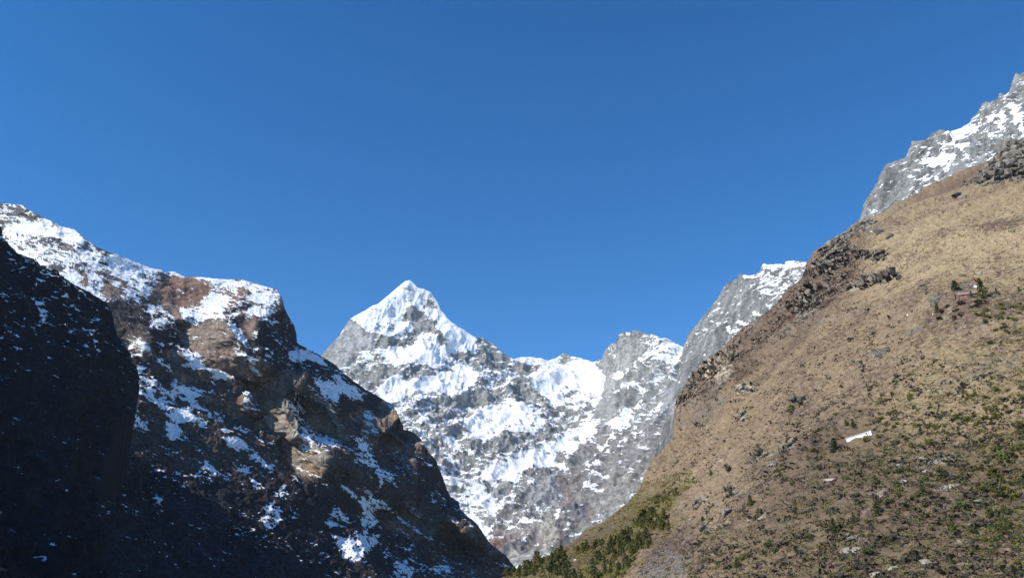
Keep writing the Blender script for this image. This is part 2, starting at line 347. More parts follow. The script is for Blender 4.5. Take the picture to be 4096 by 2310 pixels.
    p('Z6', [(1000,420),(1250,400),(1100,760),(1040,760),(980,520)], snow=-.9, ground=(.185,.16,.145)); p('Z6', [(1560,420),(1640,440),(1420,720),(1200,860),(1060,960),(1000,1000),(1380,660)], snow=-.9, ground=(.19,.16,.145))
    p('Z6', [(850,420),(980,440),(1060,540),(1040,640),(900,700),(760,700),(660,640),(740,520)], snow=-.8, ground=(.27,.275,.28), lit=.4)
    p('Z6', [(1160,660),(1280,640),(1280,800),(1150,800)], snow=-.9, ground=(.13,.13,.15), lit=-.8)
    p('Z6', [(1280,580),(1620,500),(1700,680),(1560,790),(1280,720)], snow=-.8, ground=(.25,.24,.23))
    p('Z6', [(1620,540),(1710,690),(1640,690)], snow=-1, lit=-1.4); p('Z6', [(1630,400),(1690,460),(1740,680),(1640,540)], snow=-.9, ground=(.30,.29,.27))
    p('Z6', [(800,900),(940,800),(960,860),(1040,950),(1020,1000),(940,1160),(930,1230),(880,1240),(870,1060),(790,980)], snow=-1, ground=(.34,.32,.28), lit=.8)
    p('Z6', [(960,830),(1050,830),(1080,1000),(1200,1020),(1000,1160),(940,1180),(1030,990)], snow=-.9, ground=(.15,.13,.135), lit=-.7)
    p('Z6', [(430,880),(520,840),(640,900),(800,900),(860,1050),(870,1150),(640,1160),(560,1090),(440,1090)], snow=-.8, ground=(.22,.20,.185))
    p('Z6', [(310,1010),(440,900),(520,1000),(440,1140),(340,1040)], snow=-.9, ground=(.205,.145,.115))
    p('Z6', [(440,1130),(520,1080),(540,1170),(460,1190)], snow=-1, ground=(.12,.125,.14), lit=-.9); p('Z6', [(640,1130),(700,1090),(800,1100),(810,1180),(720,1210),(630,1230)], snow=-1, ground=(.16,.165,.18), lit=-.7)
    p('Z6', [(480,1190),(620,1220),(780,1170),(880,1240),(700,1330),(600,1340)], snow=-1, ground=(.30,.295,.28), ledge=0.0); p('Z6', [(540,1080),(620,1090),(620,1180),(550,1180)], snow=-1, ground=(.33,.32,.29))
    for q, w, s in [([(1200,760),(1080,960),(800,1040),(560,1230),(330,1290),(100,1400)], 0, 0)]: pass
    p('Z5', [(1130,840),(1060,930),(960,980)], 26, snow=.9, lit=.2); p('Z5', [(1340,590),(1270,680),(1180,790)], 14, snow=.7)
    p('Z5', [(820,980),(740,1040),(640,1100),(560,1190),(420,1250),(250,1290),(90,1400)], 55, snow=.95); p('Z5', [(980,1070),(940,1110)], 24, snow=.9); p('Z5', [(880,1150),(940,1170)], 34, snow=.8)
    p('Z5', [(800,1210),(880,1200),(900,1260),(820,1260)], snow=.3); p('Z5', [(620,1050),(690,1050),(690,1110),(620,1110)], snow=-.9); p('Z5', [(500,1180),(590,1190),(570,1250),(490,1240)], snow=-.9)
    p('Z6', [(340,440),(480,380),(640,300),(680,300)], 50, snow=.95); p('Z6', [(640,290),(800,250),(950,200),(1100,100),(1300,0)], 30, snow=.9)
    p('Z6', [(0,500),(150,490),(300,560),(380,630)], 42, snow=.85); p('Z6', [(200,620),(350,690),(470,730)], 32, snow=.85); p('Z6', [(180,790),(250,840),(310,910)], 22, snow=.8)
    p('Z6', [(170,90),(400,50),(650,30),(860,20)], 45, snow=.6); p('Z6', [(350,510),(480,520),(460,600),(390,600)], snow=-.7, lit=-.3)
    for q, w, s in [([(530,850),(600,890),(700,945)], 14, .8), ([(640,850),(860,850)], 13, .7), ([(640,1045),(700,990)], 13, .8), ([(360,935),(390,930)], 12, .8), ([(440,940),(470,980)], 13, .7), ([(330,990),(420,920)], 8, .5),
                    ([(1000,770),(1010,800)], 17, .8), ([(1090,870),(1110,940)], 16, .7), ([(1250,470),(1270,520)], 24, .9), ([(1300,400),(1410,400)], 22, .25), ([(1290,330),(1420,310)], 24, .15), ([(990,290),(1080,310)], 22, .9), ([(1420,150),(1470,190)], 28, .9),
                    ([(1660,60),(1800,80)], 35, .25), ([(1680,180),(1780,190)], 16, .4), ([(1750,340),(1850,370)], 20, .3), ([(1320,520),(1380,560)], 12, .3), ([(1370,545),(1450,548)], 7, .6), ([(820,710),(840,720)], 14, .8), ([(560,670),(570,700)], 18, .7), ([(640,740),(720,745)], 8, .5), ([(580,760),(590,780)], 14, .7), ([(880,360),(860,300)], 12, .6), ([(730,480),(800,495)], 14, .7), ([(500,1040),(510,1090)], 12, .7), ([(780,490),(860,460)], 10, .5), ([(840,320),(820,260)], 26, .5)]:
        p('Z6', q, w, snow=s)
    c.spurs(0.5, .2, (0, 1))
    def disp(x, y, P, D):
        lg = c.get('ledge', x, y); fl = c.get('flute', x, y)
        wx = x + 10 * fbm(xyz(x / 90, y / 90), 3); wy = y + 10 * fbm(xyz(x / 90, y / 90, 5), 3)
        h = 60 * (ridged(P / 900.0, 5, 0.42) - .8) * (.35 + .65 * np.clip(lg, 0, 1)) + 14 * (ridged(P / np.array([190., 190., 260.]), 4) - .8) * (.25 + .75 * lg)
        h = h + 34 * (ridged(P / np.array([210., 210., 560.]), 4, .45) - .8) * (.2 + .8 * lg) * (1 - .5 * fl)
        h = h + strata(P, 70.0, (0.10, -0.12, 1.0), 15.0 * lg * (.5 + fbm(P / 250.0, 2)) * (1 - .8 * fl)) + strata(P, 24.0, (0.10, -0.12, 1.0), 4.0 * lg * (1 - .8 * fl))
        h = h + fl * 7 * ridged(np.stack([(x + .30 * y) / 42.0 + 1.0 * fbm(xyz(x / 150, y / 150, 2), 3), y / 200.0, 0 * x], -1), 3) * (.4 + 1.2 * np.clip(fbm(xyz(x / 110, y / 90, 7), 2) + .4, 0, 1))
        h = h + (7 * (ridged(P / np.array([55., 55., 80.]), 3) - .7) + 9 * blocks(P, 60.0) * (1 - .7 * fl) + 3.5 * fbm(P / 16.0, 3)) * (.15 + .85 * lg) * (1 - .75 * sstep(.35, .8, c.get('snow', wx, wy)))
        return h, c.get('spur', wx, wy) * D / F
    def snowf(x, y, P, N, D):
        wx = x + 9 * fbm(xyz(x / 60, y / 40), 4); wy = y + 9 * fbm(xyz(x / 60, y / 40, 9), 4)
        return c.get('snow', wx, wy) + facing_up(N, .95) + .95 * dashes(P, 75., .12) + .55 * dashes(P, 24., .12)
    def ground(x, y, P, N):
        wx = x + 8 * fbm(xyz(x / 50, y / 50), 3); wy = y + 8 * fbm(xyz(x / 50, y / 50, 9), 3)
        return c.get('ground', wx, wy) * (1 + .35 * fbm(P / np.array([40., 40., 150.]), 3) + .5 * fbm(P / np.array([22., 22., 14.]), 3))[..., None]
    return build_mountain("snow_mountain", "far white pyramid peak and its snow streaked grey rock wall closing the valley", X, Y, depth, disp, snowf, ground, mountain_mat("snow_massif_rock", 45.0, grain=.30), dict(n=12, step=60, drop=.9, size=300))

# ---- the grey granite mountain behind the right hill
def granite_mountain():
    st = 2.4; xs = np.arange(2560, 4500, st)
    tab = [(2560,1990),(2600,1850),(2640,1740),(2680,1640),(2705,1540),(2722,1450),(2735,1380),(2749,1356),(2759,1328),(2793,1294),(2812,1270),(2841,1231),(2865,1193),(2889,1154),(2908,1128),(2947,1113),(2954,1096),(2980,1096),(3009,1102),(3038,1087),(3053,1057),(3106,1058),(3139,1058),(3144,1046),(3183,1043),(3226,1047),(3330,1010),(3430,884),(3445,872),(3454,819),(3478,770),(3507,732),(3526,688),(3551,660),(3589,640),(3620,631),(3632,602),(3649,566),(3700,561),(3729,534),(3763,515),(3801,525),(3840,513),(3878,489),(3883,472),(3912,443),(3926,409),(3946,404),(3965,407),(3994,395),(4001,374),(4023,380),(4037,366),(4052,322),(4066,294),(4081,301),(4096,286),(4200,250),(4500,100)]
    yt = sky_line(tab, xs, 2.5, 4.0, 14.0)
    yb = np.interp(xs, [2560, 2700, 3300, 4000, 4500], [2300, 2000, 1500, 1050, 900]).astype(float); yb = np.maximum(yb, yt + 200)
    X, Y = face_grid(xs, yt, yb, 330)
    depth = tps([(2560,1990,3500),(2735,1380,3900),(2908,1128,3900),(3226,1047,3500),(3430,884,3300),(3650,566,3400),(3880,480,3300),(4096,286,3300),(4500,100,3200),(2560,2300,3200),(2700,2000,3200),(2800,1600,3300),(3000,1400,3150),(3300,1400,2800),(3700,900,2800),(4000,1050,2300),(4000,700,2700),(4500,900,2300)])
    c = Canvas(2500, 4540, 80, 2400); c.new('snow', -.68); c.new('lit', 0.0); c.new('ground', (.185, .187, .18)); p = c.put
    p('Z7', [(930,110),(1310,90),(1290,200),(1100,370),(900,400),(900,250)], soft=3, snow=-.2)
    for q, w, s in [([(945,120),(1120,125)], 14, .7), ([(780,210),(850,230)], 16, .7), ([(720,380),(760,355)], 12, .4), ([(740,590),(800,600)], 18, .7), ([(640,650),(760,680)], 20, .35), ([(860,510),(900,530)], 16, .5), ([(960,440),(1000,440)], 14, .5), ([(1090,350),(1240,260)], 16, .5), ([(930,250),(1010,270)], 14, .5), ([(1140,110),(1290,130)], 14, .5), ([(400,690),(470,670)], 12, .3), ([(500,520),(530,510)], 14, .3), ([(550,460),(560,450)], 10, .5), ([(940,350),(1060,370)], 16, .3), ([(580,600),(640,610)], 12, .2)]:
        p('Z7', q, w, snow=s)
    p('Z8', [(950,560),(1652,100),(1652,660),(1400,800),(1000,960),(700,1000),(780,800)], soft=4, snow=-.44)
    for q, s in [([(810,790),(1000,770),(1130,800),(1000,840),(760,840)], .85), ([(1050,570),(1200,500),(1290,460),(1260,570),(1150,600),(1040,650)], .5), ([(1330,430),(1500,420),(1530,490),(1350,490)], .8), ([(1540,370),(1652,360),(1652,640),(1590,540)], .45), ([(1090,720),(1240,700),(1220,740),(1100,745)], .6), ([(1420,530),(1530,540),(1500,580)], .6), ([(1360,740),(1460,720),(1400,790)], .7), ([(1330,600),(1420,610),(1390,640)], .6), ([(740,685),(890,690),(880,705),(760,705)], .7), ([(590,930),(800,950),(990,940),(980,965),(700,960)], .35), ([(980,660),(1110,640),(1100,690),(1000,690)], .4), ([(1160,770),(1230,790),(1180,800)], .6), ([(660,1040),(780,1050),(740,1070)], .4), ([(340,1220),(470,1210),(430,1250)], .3)]:
        p('Z8', q, snow=s)
    for q in ([(1290,390),(1400,380),(1340,500),(1250,560)], [(1440,380),(1530,380),(1500,480),(1600,640),(1530,520)], [(700,690),(730,700),(690,790),(660,790)], [(830,640),(960,550),(1030,570),(960,640)]):
        p('Z8', q, lit=.8)
    for q in ([(1160,790),(1220,840),(1190,860)], [(1480,260),(1510,290),(1470,310)], [(790,830),(900,900),(800,950)], [(800,700),(880,710),(760,800)]):
        p('Z8', q, lit=-.9)
    c.spurs(.5, .2, (0, 1))
    def disp(x, y, P, D):
        sl = np.stack([(x * .9 + y * .45) / 46.0, (y * .9 - x * .45) / 420.0, 0 * x], -1)
        right = sstep(3300, 3600, x)
        h = 20 * (ridged(P / 330.0, 5, .42) - .8) + 6 * ridged(sl + .3 * fbm(P[..., :] / 90.0, 2)[..., None], 3) * (1 - .6 * right) + right * 10 * (ridged(P / np.array([90., 90., 150.]), 4) - .8)
        h = h + strata(P, 34.0, (-.22, .1, 1.0), 5.0 * (.4 + fbm(P / 130.0, 2))) + 2.5 * blocks(P, 26.0) + 2.2 * fbm(P / 10.0, 3)
        return h, c.get('spur', x, y) * D / F
    def snowf(x, y, P, N, D):
        wx = x + 8 * fbm(xyz(x / 50, y / 30), 4); wy = y + 8 * fbm(xyz(x / 50, y / 30, 9), 4)
        return c.get('snow', wx, wy) + facing_up(N, .9) + 1.0 * dashes(P, 42., .10) + .6 * dashes(P, 13., .10)
    def ground(x, y, P, N):
        sl = np.stack([(x * .9 + y * .45) / 26.0, (y * .9 - x * .45) / 260.0, 0 * x], -1)
        return c.get('ground', x, y) * (1 + .5 * (ridged(sl + .2 * fbm(P / 60.0, 2)[..., None], 3) - .75) + .25 * fbm(P / np.array([30., 30., 90.]), 3) + .45 * fbm(P / np.array([12., 12., 9.]), 3))[..., None]
    return build_mountain("granite_mountain", "steep grey granite mountain dusted with snow rising behind the brown grassy hill", X, Y, depth, disp, snowf, ground, mountain_mat("granite_rock", 22.0, grain=.28), dict(n=10, step=40, drop=1.0, size=150))

# ---- the brown and snowy mountain on the left, lower flanks in shade
def rocky_mountain():
    xs = np.concatenate([np.arange(-1000, -20, 16.0), np.arange(-20, 2110, 2.4)])
    tab = [(-1000,640),(-400,760),(-100,815),(0,814),(31,814),(93,820),(119,840),(150,856),(181,871),(248,905),(299,915),(341,954),(387,987),(449,1011),(488,1023),(542,1047),(599,1072),(648,1080),(655,1093),(671,1088),(702,1088),(743,1109),(769,1105),(815,1109),(877,1116),(960,1117),(1017,1129),(1079,1147),(1110,1155),(1122,1178),(1133,1199),(1143,1240),(1164,1281),(1179,1297),(1187,1328),(1192,1369),(1239,1395),(1250,1400),(1294,1425),(1348,1459),(1369,1488),(1413,1522),(1463,1557),(1520,1591),(1570,1622),(1586,1641),(1595,1663),(1611,1694),(1620,1719),(1654,1726),(1676,1744),(1695,1769),(1714,1807),(1739,1832),(1752,1870),(1773,1907),(1789,1951),(1808,1986),(1833,2004),(1842,2033),(1877,2070),(1902,2089),(1927,2120),(1958,2164),(1990,2195),(2027,2220),(2055,2258),(2110,2330)]
    yt = sky_line(tab, xs, 1.6, 7.0, 16.0); X, Y = face_grid(xs, yt, np.full(len(xs), 2480.0), 560)
    depth = tps([(-1000,640,2700),(0,814,2650),(300,915,2580),(650,1085,2500),(900,1116,2420),(1110,1155,2350),(1190,1330,2310),(1300,1430,2300),(1500,1580,2260),(1620,1719,2230),(1750,1870,2200),(1830,2000,2180),(1930,2120,2160),(2055,2258,2140),(2110,2330,2120),
                 (0,1000,2350),(300,1100,2200),(600,1300,1930),(900,1300,2080),(1100,1300,2200),(500,1600,1600),(900,1600,1800),(1200,1650,1950),(1400,1700,2040),(800,2000,1400),(1300,2000,1680),(1600,2050,1900),(500,2310,1060),(1000,2310,1240),(1500,2310,1590),(1900,2310,1960),(0,1500,1420),(0,2310,780),(-1000,1500,1100),(-1000,2310,550),(0,2480,700),(1000,2480,1150),(2000,2480,1950)])
    c = Canvas(-1020, 2130, 600, 2500, 4.0); c.new('snow', -.78); c.new('lit', -.35); c.new('ground', (.070, .057, .050)); c.new('tree', 0.0); p = c.put
    dark = (.030, .029, .033); brown = (.20, .150, .120); red = (.235, .150, .112); tan = (.27, .20, .14); grey = (.26, .225, .185)  # shade painted in: dark deepens shaded ground, brown and grey lift sunlit rock
    p('A1', [(-300,0),(280,40),(1100,440),(1780,830),(2400,1010),(2400,1453),(0,1453),(-300,1200)], soft=3, snow=.3, lit=.85, ground=(.13,.125,.125))
    p('A1', [(100,330),(640,290),(1100,440),(1250,620),(1000,620),(600,480),(250,540),(60,500)], snow=1.1)
    p('A1', [(0,60),(280,50),(640,260),(560,290),(330,300),(150,310),(0,380)], snow=.1)
    p('A1', [(300,600),(900,600),(1500,900),(1450,1020),(900,1010),(400,760)], snow=.2, soft=3)
    p('A1', [(1250,700),(1760,830),(2330,1010),(2300,1080),(1800,1100),(1650,950),(1500,830)], snow=.9)
    p('A1', [(650,1000),(900,1020),(1100,1100),(1000,1180),(800,1080)], snow=.6)
    for q, s, g in [([(1510,1200),(1590,1150),(1620,1240),(1700,1290),(1690,1400),(1480,1400)], -1, brown), ([(1680,1110),(1740,1120),(1720,1200),(1670,1210)], -1, brown), ([(1840,1150),(1850,1210),(1780,1310),(1750,1440),(1690,1420),(1720,1260)], -1, brown), ([(1190,1050),(1290,1130),(1260,1230),(1180,1200)], -.8, red), ([(1400,1060),(1460,1010),(1640,1040),(1600,1110),(1500,1150),(1400,1120)], -.6, (.12,.12,.125)), ([(1380,930),(1500,890),(1640,910),(1440,960)], -.5, (.12,.12,.125)), ([(650,920),(900,930),(940,1000),(780,990)], -.5, (.11,.11,.115))]:
        p('A1', q, snow=s, ground=g)
    p('A2', [(150,80),(1000,240),(1500,290),(1870,380),(1950,600),(1940,700),(1560,780),(1080,800),(880,780),(400,640),(0,560),(0,250)], snow=.15, lit=.5, ground=brown)
    p('A2', [(0,540),(60,370),(250,180),(520,215),(620,230),(880,300),(830,420),(720,540),(700,590),(480,640),(380,640),(100,600)], snow=-.85, lit=.6, ground=red)
    p('A2', [(170,520),(300,430),(420,400),(600,400),(760,340),(700,390),(440,470),(250,540)], snow=-.8, ground=(.11,.08,.065)); p('A2', [(80,330),(200,280),(180,330),(60,370)], ground=(.12,.09,.07))
    p('A2', [(1110,620),(1170,500),(1300,400),(1420,390),(1420,470),(1380,580),(1250,640),(1110,660)], snow=-.35, ground=red)
    for q, s in [([(620,200),(1180,240),(1500,290),(1800,380),(1880,480),(1900,600),(1700,560),(1420,560),(1430,430),(1600,380),(1480,320),(1180,370),(1100,300),(830,250)], .7), ([(400,650),(800,600),(880,420),(1100,430),(1130,560),(1060,660),(1080,760),(870,770),(820,870),(500,870),(430,740)], .6), ([(1450,640),(1600,630),(1920,690),(1800,740),(1660,770),(1480,720)], .75), ([(1050,785),(1540,745),(1400,775),(1080,810)], .6), ([(260,150),(330,130),(400,160),(530,215),(510,230),(390,200)], 1.), ([(235,240),(320,210),(340,260),(250,275)], .6), ([(390,400),(440,330),(480,340),(440,420)], .6), ([(580,380),(630,350),(610,420)], .4), ([(900,330),(1100,350),(1200,420),(950,440)], -.1)]:
        p('A2', q, snow=s)
    p('A2', [(1480,740),(1560,700),(1350,690),(1300,740)], snow=-.4, ground=tan); p('A2', [(1060,690),(1300,620),(1500,620),(1420,680),(1100,760)], snow=-.3, lit=-.5, ground=dark)
    p('A2', [(280,650),(380,640),(440,700),(480,780),(490,880),(410,900),(390,840)], snow=-1, lit=.6, ground=brown); p('A2', [(0,570),(80,610),(90,720),(40,740),(0,700)], snow=.8); p('A2', [(110,600),(230,700),(400,850)], 16, snow=.8)
    p('A2', [(0,740),(250,760),(400,870),(400,960),(0,950)], snow=.1, lit=.2)
    p('A2', [(440,900),(700,880),(880,790),(1080,810),(1200,950),(1280,1080),(1500,1230),(1100,1450),(550,1450),(570,1250),(420,1100)], snow=-.62, lit=1.0, ground=(.21,.168,.138))
    p('A2', [(1140,830),(1300,790),(1480,790),(1300,850),(1180,860)], snow=-1, lit=-1, ground=dark)
    p('A2', [(1190,870),(1300,1050),(1410,1200)], 50, snow=.6, lit=-1.1); p('A2', [(1360,890),(1570,790),(1540,900),(1430,1130),(1380,1020)], snow=-1, lit=1, ground=brown); p('A2', [(1500,950),(1600,980),(1560,1150),(1460,1120)], snow=.1, lit=.4)
    p('A2', [(1600,780),(1900,780),(2000,780),(2100,900),(2150,1190),(2100,1300),(1950,1400),(1750,1420),(1560,1100),(1580,1000)], snow=-.5, lit=-1.1, ground=dark); p('A2', [(1640,770),(1950,790),(1900,890),(1700,900)], snow=.15); p('A2', [(1990,850),(2070,840),(2080,890),(2010,900)], snow=.6)
    p('A2', [(2150,1180),(2540,1400),(2540,1453),(1900,1453),(2000,1390)], snow=.6, lit=-.9)
    p('A2', [(0,960),(250,960),(390,1080),(540,1230),(560,1320),(400,1260),(330,1200),(0,1130)], snow=-1, lit=-1.2, ground=dark); p('A2', [(240,830),(400,900),(400,1080),(270,1020)], snow=.1, lit=-.6)  # first patch paints a cast shadow as dark, snowless ground
    # the spurs below the plateau
    for q, s, l, g in [([(180,0),(400,20),(470,110),(580,240),(480,260),(230,130)], .6, .9, grey), ([(480,100),(720,80),(880,150),(760,220),(750,330),(640,270)], -.4, -1, dark), ([(560,90),(700,90),(720,200),(680,260)], .4, -.9, dark), ([(750,210),(900,180),(1060,260),(1070,340),(950,380),(760,300)], -.9, 1, grey),
                       ([(900,90),(1080,240),(1340,330),(1250,400),(1060,300)], .65, -.8, dark), ([(1070,180),(1700,60),(1900,250),(2250,430),(2250,560),(1850,650),(1700,620),(1350,340)], -.65, .8, brown), ([(880,500),(1000,420),(1430,560),(1450,620),(1100,600),(960,590)], -.9, .8, brown),
                       ([(1290,660),(1600,620),(1830,650),(1870,760),(1800,830),(1650,840),(1560,760),(1380,720)], -.9, .4, (.09,.075,.065)), ([(1300,790),(1440,760),(1520,830),(1700,910),(1900,830),(1950,950),(2050,1130),(1900,1140),(1750,1120),(1700,950),(1500,900),(1380,880)], -.55, .8, brown)]:
        p('A3', q, snow=s, lit=l, ground=g)
    for q, w, s, l in [([(1000,380),(1300,430),(1500,540),(1720,590)], 36, .9, .5), ([(1440,560),(1500,650)], 32, .7, .5), ([(1080,210),(1320,290)], 32, .6, .5), ([(1820,230),(2060,340)], 60, .45, .8), ([(1990,400),(2200,550)], 36, .6, .6), ([(1700,80),(1850,150)], 36, .5, .7), ([(2040,160),(2280,270)], 24, .5, .6), ([(1040,690),(1290,780)], 36, .8, .3), ([(1120,600),(1300,720),(1490,750)], 15, .9, .4), ([(1330,920),(1480,1050)], 36, .7, .6), ([(1500,820),(1650,900)], 34, .5, .5), ([(1880,830),(2000,920)], 22, .7, .3), ([(1950,970),(2120,1130)], 44, .4, -.2), ([(1040,810),(1230,840)], 36, .7, .5), ([(1560,1000),(1600,1060)], 40, .4, .4),
                       ([(390,700),(520,870),(650,970)], 58, .8, -.7), ([(650,980),(900,1110),(1150,1210),(1300,1270)], 58, .9, -.7), ([(730,770),(900,800),(960,690)], 60, .55, -.7), ([(900,640),(1010,680)], 40, .5, -.4), ([(1000,1070),(1150,1030),(1250,920)], 42, .5, -.7), ([(300,430),(430,440)], 60, .6, -.7), ([(400,580),(520,620),(700,760)], 40, .25, -.7), ([(240,220),(420,270),(700,380),(850,500)], 40, .15, -.5), ([(360,890),(470,890)], 30, .2, -.8), ([(700,880),(900,960)], 40, .3, -.8)]:
        p('A3', q, w, snow=s, lit=l)
    for q, s in [([(720,1130),(850,1210),(1050,1290),(1160,1380),(950,1420),(840,1400),(820,1290)], .6), ([(120,1020),(180,1010),(300,1100),(470,1180),(560,1260),(500,1320),(350,1330),(150,1340),(0,1300),(0,1200),(70,1090)], .3), ([(1330,1080),(1500,1090),(1700,1250),(1650,1290),(1550,1180),(1330,1150)], .3), ([(1600,1300),(1680,1290),(1750,1360),(1700,1400),(1620,1370)], .7), ([(1780,1200),(2060,1280),(2000,1330),(1820,1260)], .3)]:
        p('A3', q, snow=s, lit=-.8)
    p('A3', [(680,480),(760,560),(870,560),(880,650),(830,730),(770,720),(700,620)], snow=-1, lit=-.8, ground=dark)
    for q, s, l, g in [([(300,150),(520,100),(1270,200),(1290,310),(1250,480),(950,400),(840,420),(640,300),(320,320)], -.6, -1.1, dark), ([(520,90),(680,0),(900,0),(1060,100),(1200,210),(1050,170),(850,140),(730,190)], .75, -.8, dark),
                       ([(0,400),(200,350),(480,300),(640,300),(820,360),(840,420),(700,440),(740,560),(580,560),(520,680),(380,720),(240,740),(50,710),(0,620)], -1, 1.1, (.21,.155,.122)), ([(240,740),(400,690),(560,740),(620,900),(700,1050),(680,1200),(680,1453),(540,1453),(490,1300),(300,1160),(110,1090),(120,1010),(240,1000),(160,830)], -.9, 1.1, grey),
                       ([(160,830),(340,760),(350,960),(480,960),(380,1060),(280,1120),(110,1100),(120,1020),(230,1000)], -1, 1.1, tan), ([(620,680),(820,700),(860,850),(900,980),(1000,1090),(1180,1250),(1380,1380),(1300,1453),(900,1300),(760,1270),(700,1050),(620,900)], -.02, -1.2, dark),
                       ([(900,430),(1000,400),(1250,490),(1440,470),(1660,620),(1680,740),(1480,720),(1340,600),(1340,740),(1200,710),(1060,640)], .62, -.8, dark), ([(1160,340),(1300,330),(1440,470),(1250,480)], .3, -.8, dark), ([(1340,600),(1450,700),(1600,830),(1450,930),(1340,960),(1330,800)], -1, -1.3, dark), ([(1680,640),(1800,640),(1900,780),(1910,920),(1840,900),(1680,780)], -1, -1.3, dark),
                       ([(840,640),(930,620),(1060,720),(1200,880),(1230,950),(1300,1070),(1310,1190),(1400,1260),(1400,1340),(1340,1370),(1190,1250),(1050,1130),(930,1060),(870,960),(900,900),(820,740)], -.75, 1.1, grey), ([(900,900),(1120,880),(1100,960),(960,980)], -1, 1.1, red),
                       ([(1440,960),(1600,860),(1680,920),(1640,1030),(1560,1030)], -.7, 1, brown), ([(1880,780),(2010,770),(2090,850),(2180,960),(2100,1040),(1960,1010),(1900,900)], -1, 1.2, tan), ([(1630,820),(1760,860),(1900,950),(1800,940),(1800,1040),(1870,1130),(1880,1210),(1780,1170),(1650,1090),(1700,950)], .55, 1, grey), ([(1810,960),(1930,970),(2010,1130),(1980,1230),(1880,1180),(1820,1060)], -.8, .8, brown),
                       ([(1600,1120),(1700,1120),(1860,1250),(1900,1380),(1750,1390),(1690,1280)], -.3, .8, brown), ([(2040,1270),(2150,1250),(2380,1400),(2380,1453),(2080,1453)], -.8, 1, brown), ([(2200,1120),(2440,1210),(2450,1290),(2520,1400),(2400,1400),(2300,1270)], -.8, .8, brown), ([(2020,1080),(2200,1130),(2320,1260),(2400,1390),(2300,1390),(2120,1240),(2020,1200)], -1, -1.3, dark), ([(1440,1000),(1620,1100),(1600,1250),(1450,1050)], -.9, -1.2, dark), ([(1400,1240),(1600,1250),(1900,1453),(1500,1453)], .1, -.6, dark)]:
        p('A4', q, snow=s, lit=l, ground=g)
    for q, w, s, l in [([(700,1180),(850,1290),(1000,1400)], 60, .45, -.6), ([(700,1320),(980,1440)], 44, .3, .8), ([(940,620),(1100,740),(1220,930)], 20, .7, .5), ([(580,600),(740,650)], 22, .8, .6), ([(530,660),(620,680)], 18, .7, .4), ([(780,620),(870,690)], 18, .6, .3), ([(1750,600),(1900,700),(2130,890)], 12, .5, .3), ([(840,520),(900,560)], 36, .4, -.8), ([(600,700),(820,880)], 30, .3, -1)]:
        p('A4', q, w, snow=s, lit=l)
    for q, s, l, g in [([(1400,0),(1770,0),(1770,250),(2050,260),(2220,430),(2230,600),(2100,680),(2170,770),(2050,800),(1850,770),(1770,720),(1650,500),(1650,380),(1580,280),(1600,130),(1430,110)], -.6, 1.1, grey), ([(1800,260),(1950,240),(2080,310),(2200,440),(2000,400),(1830,370)], .35, 1.1, grey), ([(1870,560),(2150,580),(2130,720),(2050,790),(1850,750)], -1, 1.1, tan),
                       ([(720,30),(830,100),(780,140),(710,80)], .6, -.7, dark), ([(650,220),(760,180),(900,220),(1080,380),(900,380),(720,280)], .5, -.7, dark), ([(1490,880),(1600,860),(1700,910),(1640,970),(1530,960)], .6, -.7, dark), ([(1100,1150),(1200,1180),(1450,1060),(1640,1250),(1580,1370),(1420,1453),(1200,1400),(1200,1250)], .32, -.7, dark), ([(400,560),(540,440),(620,560),(560,780),(400,730)], .2, -.7, dark), ([(2380,850),(2540,1000),(2540,1090),(2450,950)], .5, -.7, dark), ([(2210,1360),(2350,1190),(2540,1240),(2543,1453),(2240,1453)], .3, -.7, dark)]:
        p('A5', q, snow=s, lit=l, ground=g)
    for q, w, s in [([(1130,440),(1250,540),(1400,640)], 40, .6), ([(860,510),(1080,620)], 30, .5), ([(1160,750),(1300,830)], 28, .4), ([(100,680),(820,640)], 60, -.1), ([(1700,1000),(1800,1060)], 30, .2)]:
        p('A5', q, w, snow=s)
    p('A5', [(1760,600),(1980,730)], 20, snow=.5)
    p('T', [(500,1850),(1150,1900),(1350,1960),(1480,2080),(1700,2190),(1800,2310),(300,2310)], soft=6, lit=-.9, ground=(.026, .025, .028))  # ground colour darkened to deepen the shade on the lower flank
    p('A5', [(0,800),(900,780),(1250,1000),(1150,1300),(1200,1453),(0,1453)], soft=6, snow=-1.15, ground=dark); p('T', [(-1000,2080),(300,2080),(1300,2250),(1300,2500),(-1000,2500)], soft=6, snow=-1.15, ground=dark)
    for q, s, l, g in [([(800,720),(960,770),(1200,780),(1400,900),(1740,1180),(1700,1270),(1600,1310),(1480,1210),(1420,1090),(1200,1020),(1060,950),(960,860),(860,830)], -.7, 1.2, (.17,.145,.115)), ([(550,910),(680,850),(860,870),(1060,1050),(950,1080),(700,970)], -.6, 1.2, (.2,.155,.12)),
                       ([(360,610),(540,640),(640,700),(480,780),(540,850),(470,960),(360,960),(340,720)], .55, -.7, dark), ([(120,980),(250,1020),(560,990),(520,1100),(350,1290),(290,1300),(180,1140)], .4, -.7, dark), ([(520,350),(580,460),(560,550),(520,510)], .7, -.7, dark), ([(300,150),(420,80),(500,200),(600,330),(700,380),(740,540),(600,470),(480,310),(280,320)], .25, -.7, dark), ([(760,1230),(900,1200),(980,1300),(920,1453),(740,1453)], .05, -.7, dark),
                       ([(700,60),(900,0),(980,0),(1060,110),(1100,190),(920,150),(940,300),(1000,480),(960,480),(870,390),(800,280),(720,200)], -.6, 1, brown), ([(920,160),(1140,220),(1240,420),(1300,600),(1400,740),(1000,620),(940,480)], -.5, -1, dark)]:
        p('A6', q, snow=s, lit=l, ground=g)
